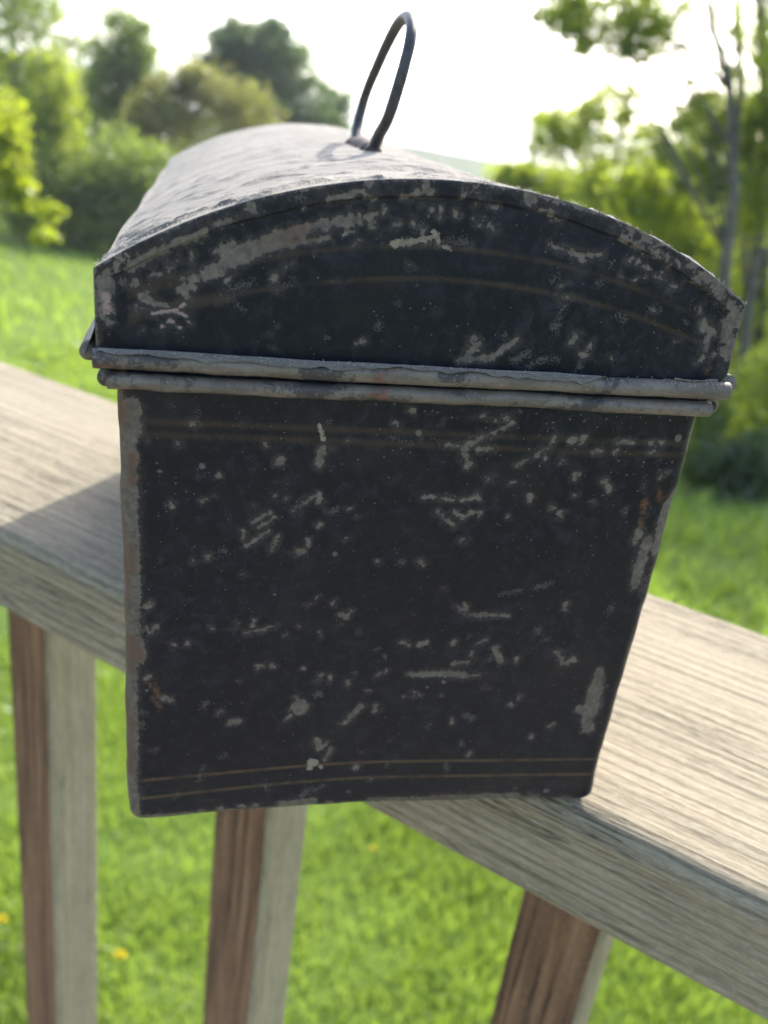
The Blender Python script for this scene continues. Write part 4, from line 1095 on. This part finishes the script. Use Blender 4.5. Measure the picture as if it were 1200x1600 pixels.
for V, q, t, tone in sets:
    Vg.append(V); Fq.append(q + off); Ft.append(t + off); tn.append(tone); off += len(V)
grass = np_mesh('grass', np.concatenate(Vg), [np.concatenate(Fq), np.concatenate(Ft)], LEAF['grass'], smooth=False, attrs=dict(tone=np.concatenate(tn)))
tag(grass, 'bright green lawn grass below and beyond the railing', 'grass', kind='stuff')

M_yellow = mat_flat('dandelion_yellow', (0.72, 0.60, 0.02), 0.7)
M_seed = mat_flat('dandelion_seed', (0.50, 0.49, 0.44), 0.9)
M_stem = mat_flat('dandelion_stem', (0.09, 0.14, 0.03), 0.8)
def dandelion(px, py, label, seedhead=False, sc_=1.0, seed=0):
    d = px_dir(px, py)
    p = None
    for k in np.linspace(0.5, 12, 4000):
        q = CAM_POS + d * float(k)
        if q.z < float(ground_z(q.x, q.y)) + 0.10:
            p = q; break
    gz = float(ground_z(p.x, p.y))
    root = tag(empty('dandelion', (p.x, p.y, gz)), label, 'flower', 'dandelions in the lawn')
    H = p.z - gz
    V, F = tube(np.array([(0, 0, -0.01), (0.006, 0.004, H * 0.5), (0, 0, H)]), 0.0022 * sc_, 6)
    np_mesh('stem', V, F, M_stem, root)
    r = np.random.default_rng(seed)
    n = 110
    parts_c = []
    Vv = []
    for i in range(n):
        a = i * 2.39996; t = (i + 0.5) / n
        el = (1.45 - 1.35 * t) if not seedhead else math.asin(1 - 1.9 * t)
        ln = 0.017 * sc_ * (0.7 + 0.3 * t) if not seedhead else 0.016 * sc_
        dv = np.array([math.cos(a) * math.cos(el), math.sin(a) * math.cos(el), math.sin(el)])
        sd = np.array([-math.sin(a), math.cos(a), 0]) * 0.0022 * sc_
        b = np.array([0, 0, H])
        Vv += [b - sd * 0.4, b + sd * 0.4, b + dv * ln + sd, b + dv * ln - sd]
    np_mesh('flower_head', np.array(Vv), np.arange(4 * n).reshape(-1, 4), M_seed if seedhead else M_yellow, root, smooth=False)
dandelion(188, 1493, 'yellow dandelion in the grass between the two left balusters', False, 0.8, 1)
dandelion(2, 1437, 'yellow dandelion at the left edge beside the leftmost baluster', False, 0.7, 2)
dandelion(582, 1326, 'small yellow dandelion just under the near edge of the box', False, 0.55, 5)

# ------------------------------------------------------------------ summer haze over the valley
hz = NT('haze_air')
hv = hz.n('ShaderNodeVolumePrincipled', {'Color': (0.86, 0.92, 1.0, 1), 'Density': 0.00065, 'Anisotropy': 0.25})
hz.t.links.new(hv.outputs[0], hz.out.inputs['Volume'])
Zt, Zb = 14.0, -235.0
Vh = np.array([(x, y, z) for z in (Zb, Zt) for (x, y) in ((-2500, -1300), (1400, -1300), (1400, 2500), (-2500, 2500))], float)
Fh = np.array([(3, 2, 1, 0), (4, 5, 6, 7), (0, 1, 5, 4), (1, 2, 6, 5), (2, 3, 7, 6), (3, 0, 4, 7)])
haze = np_mesh('haze', Vh, Fh, hz.m, smooth=False)
tag(haze, 'thin pale haze in the air over the valley', kind='stuff')
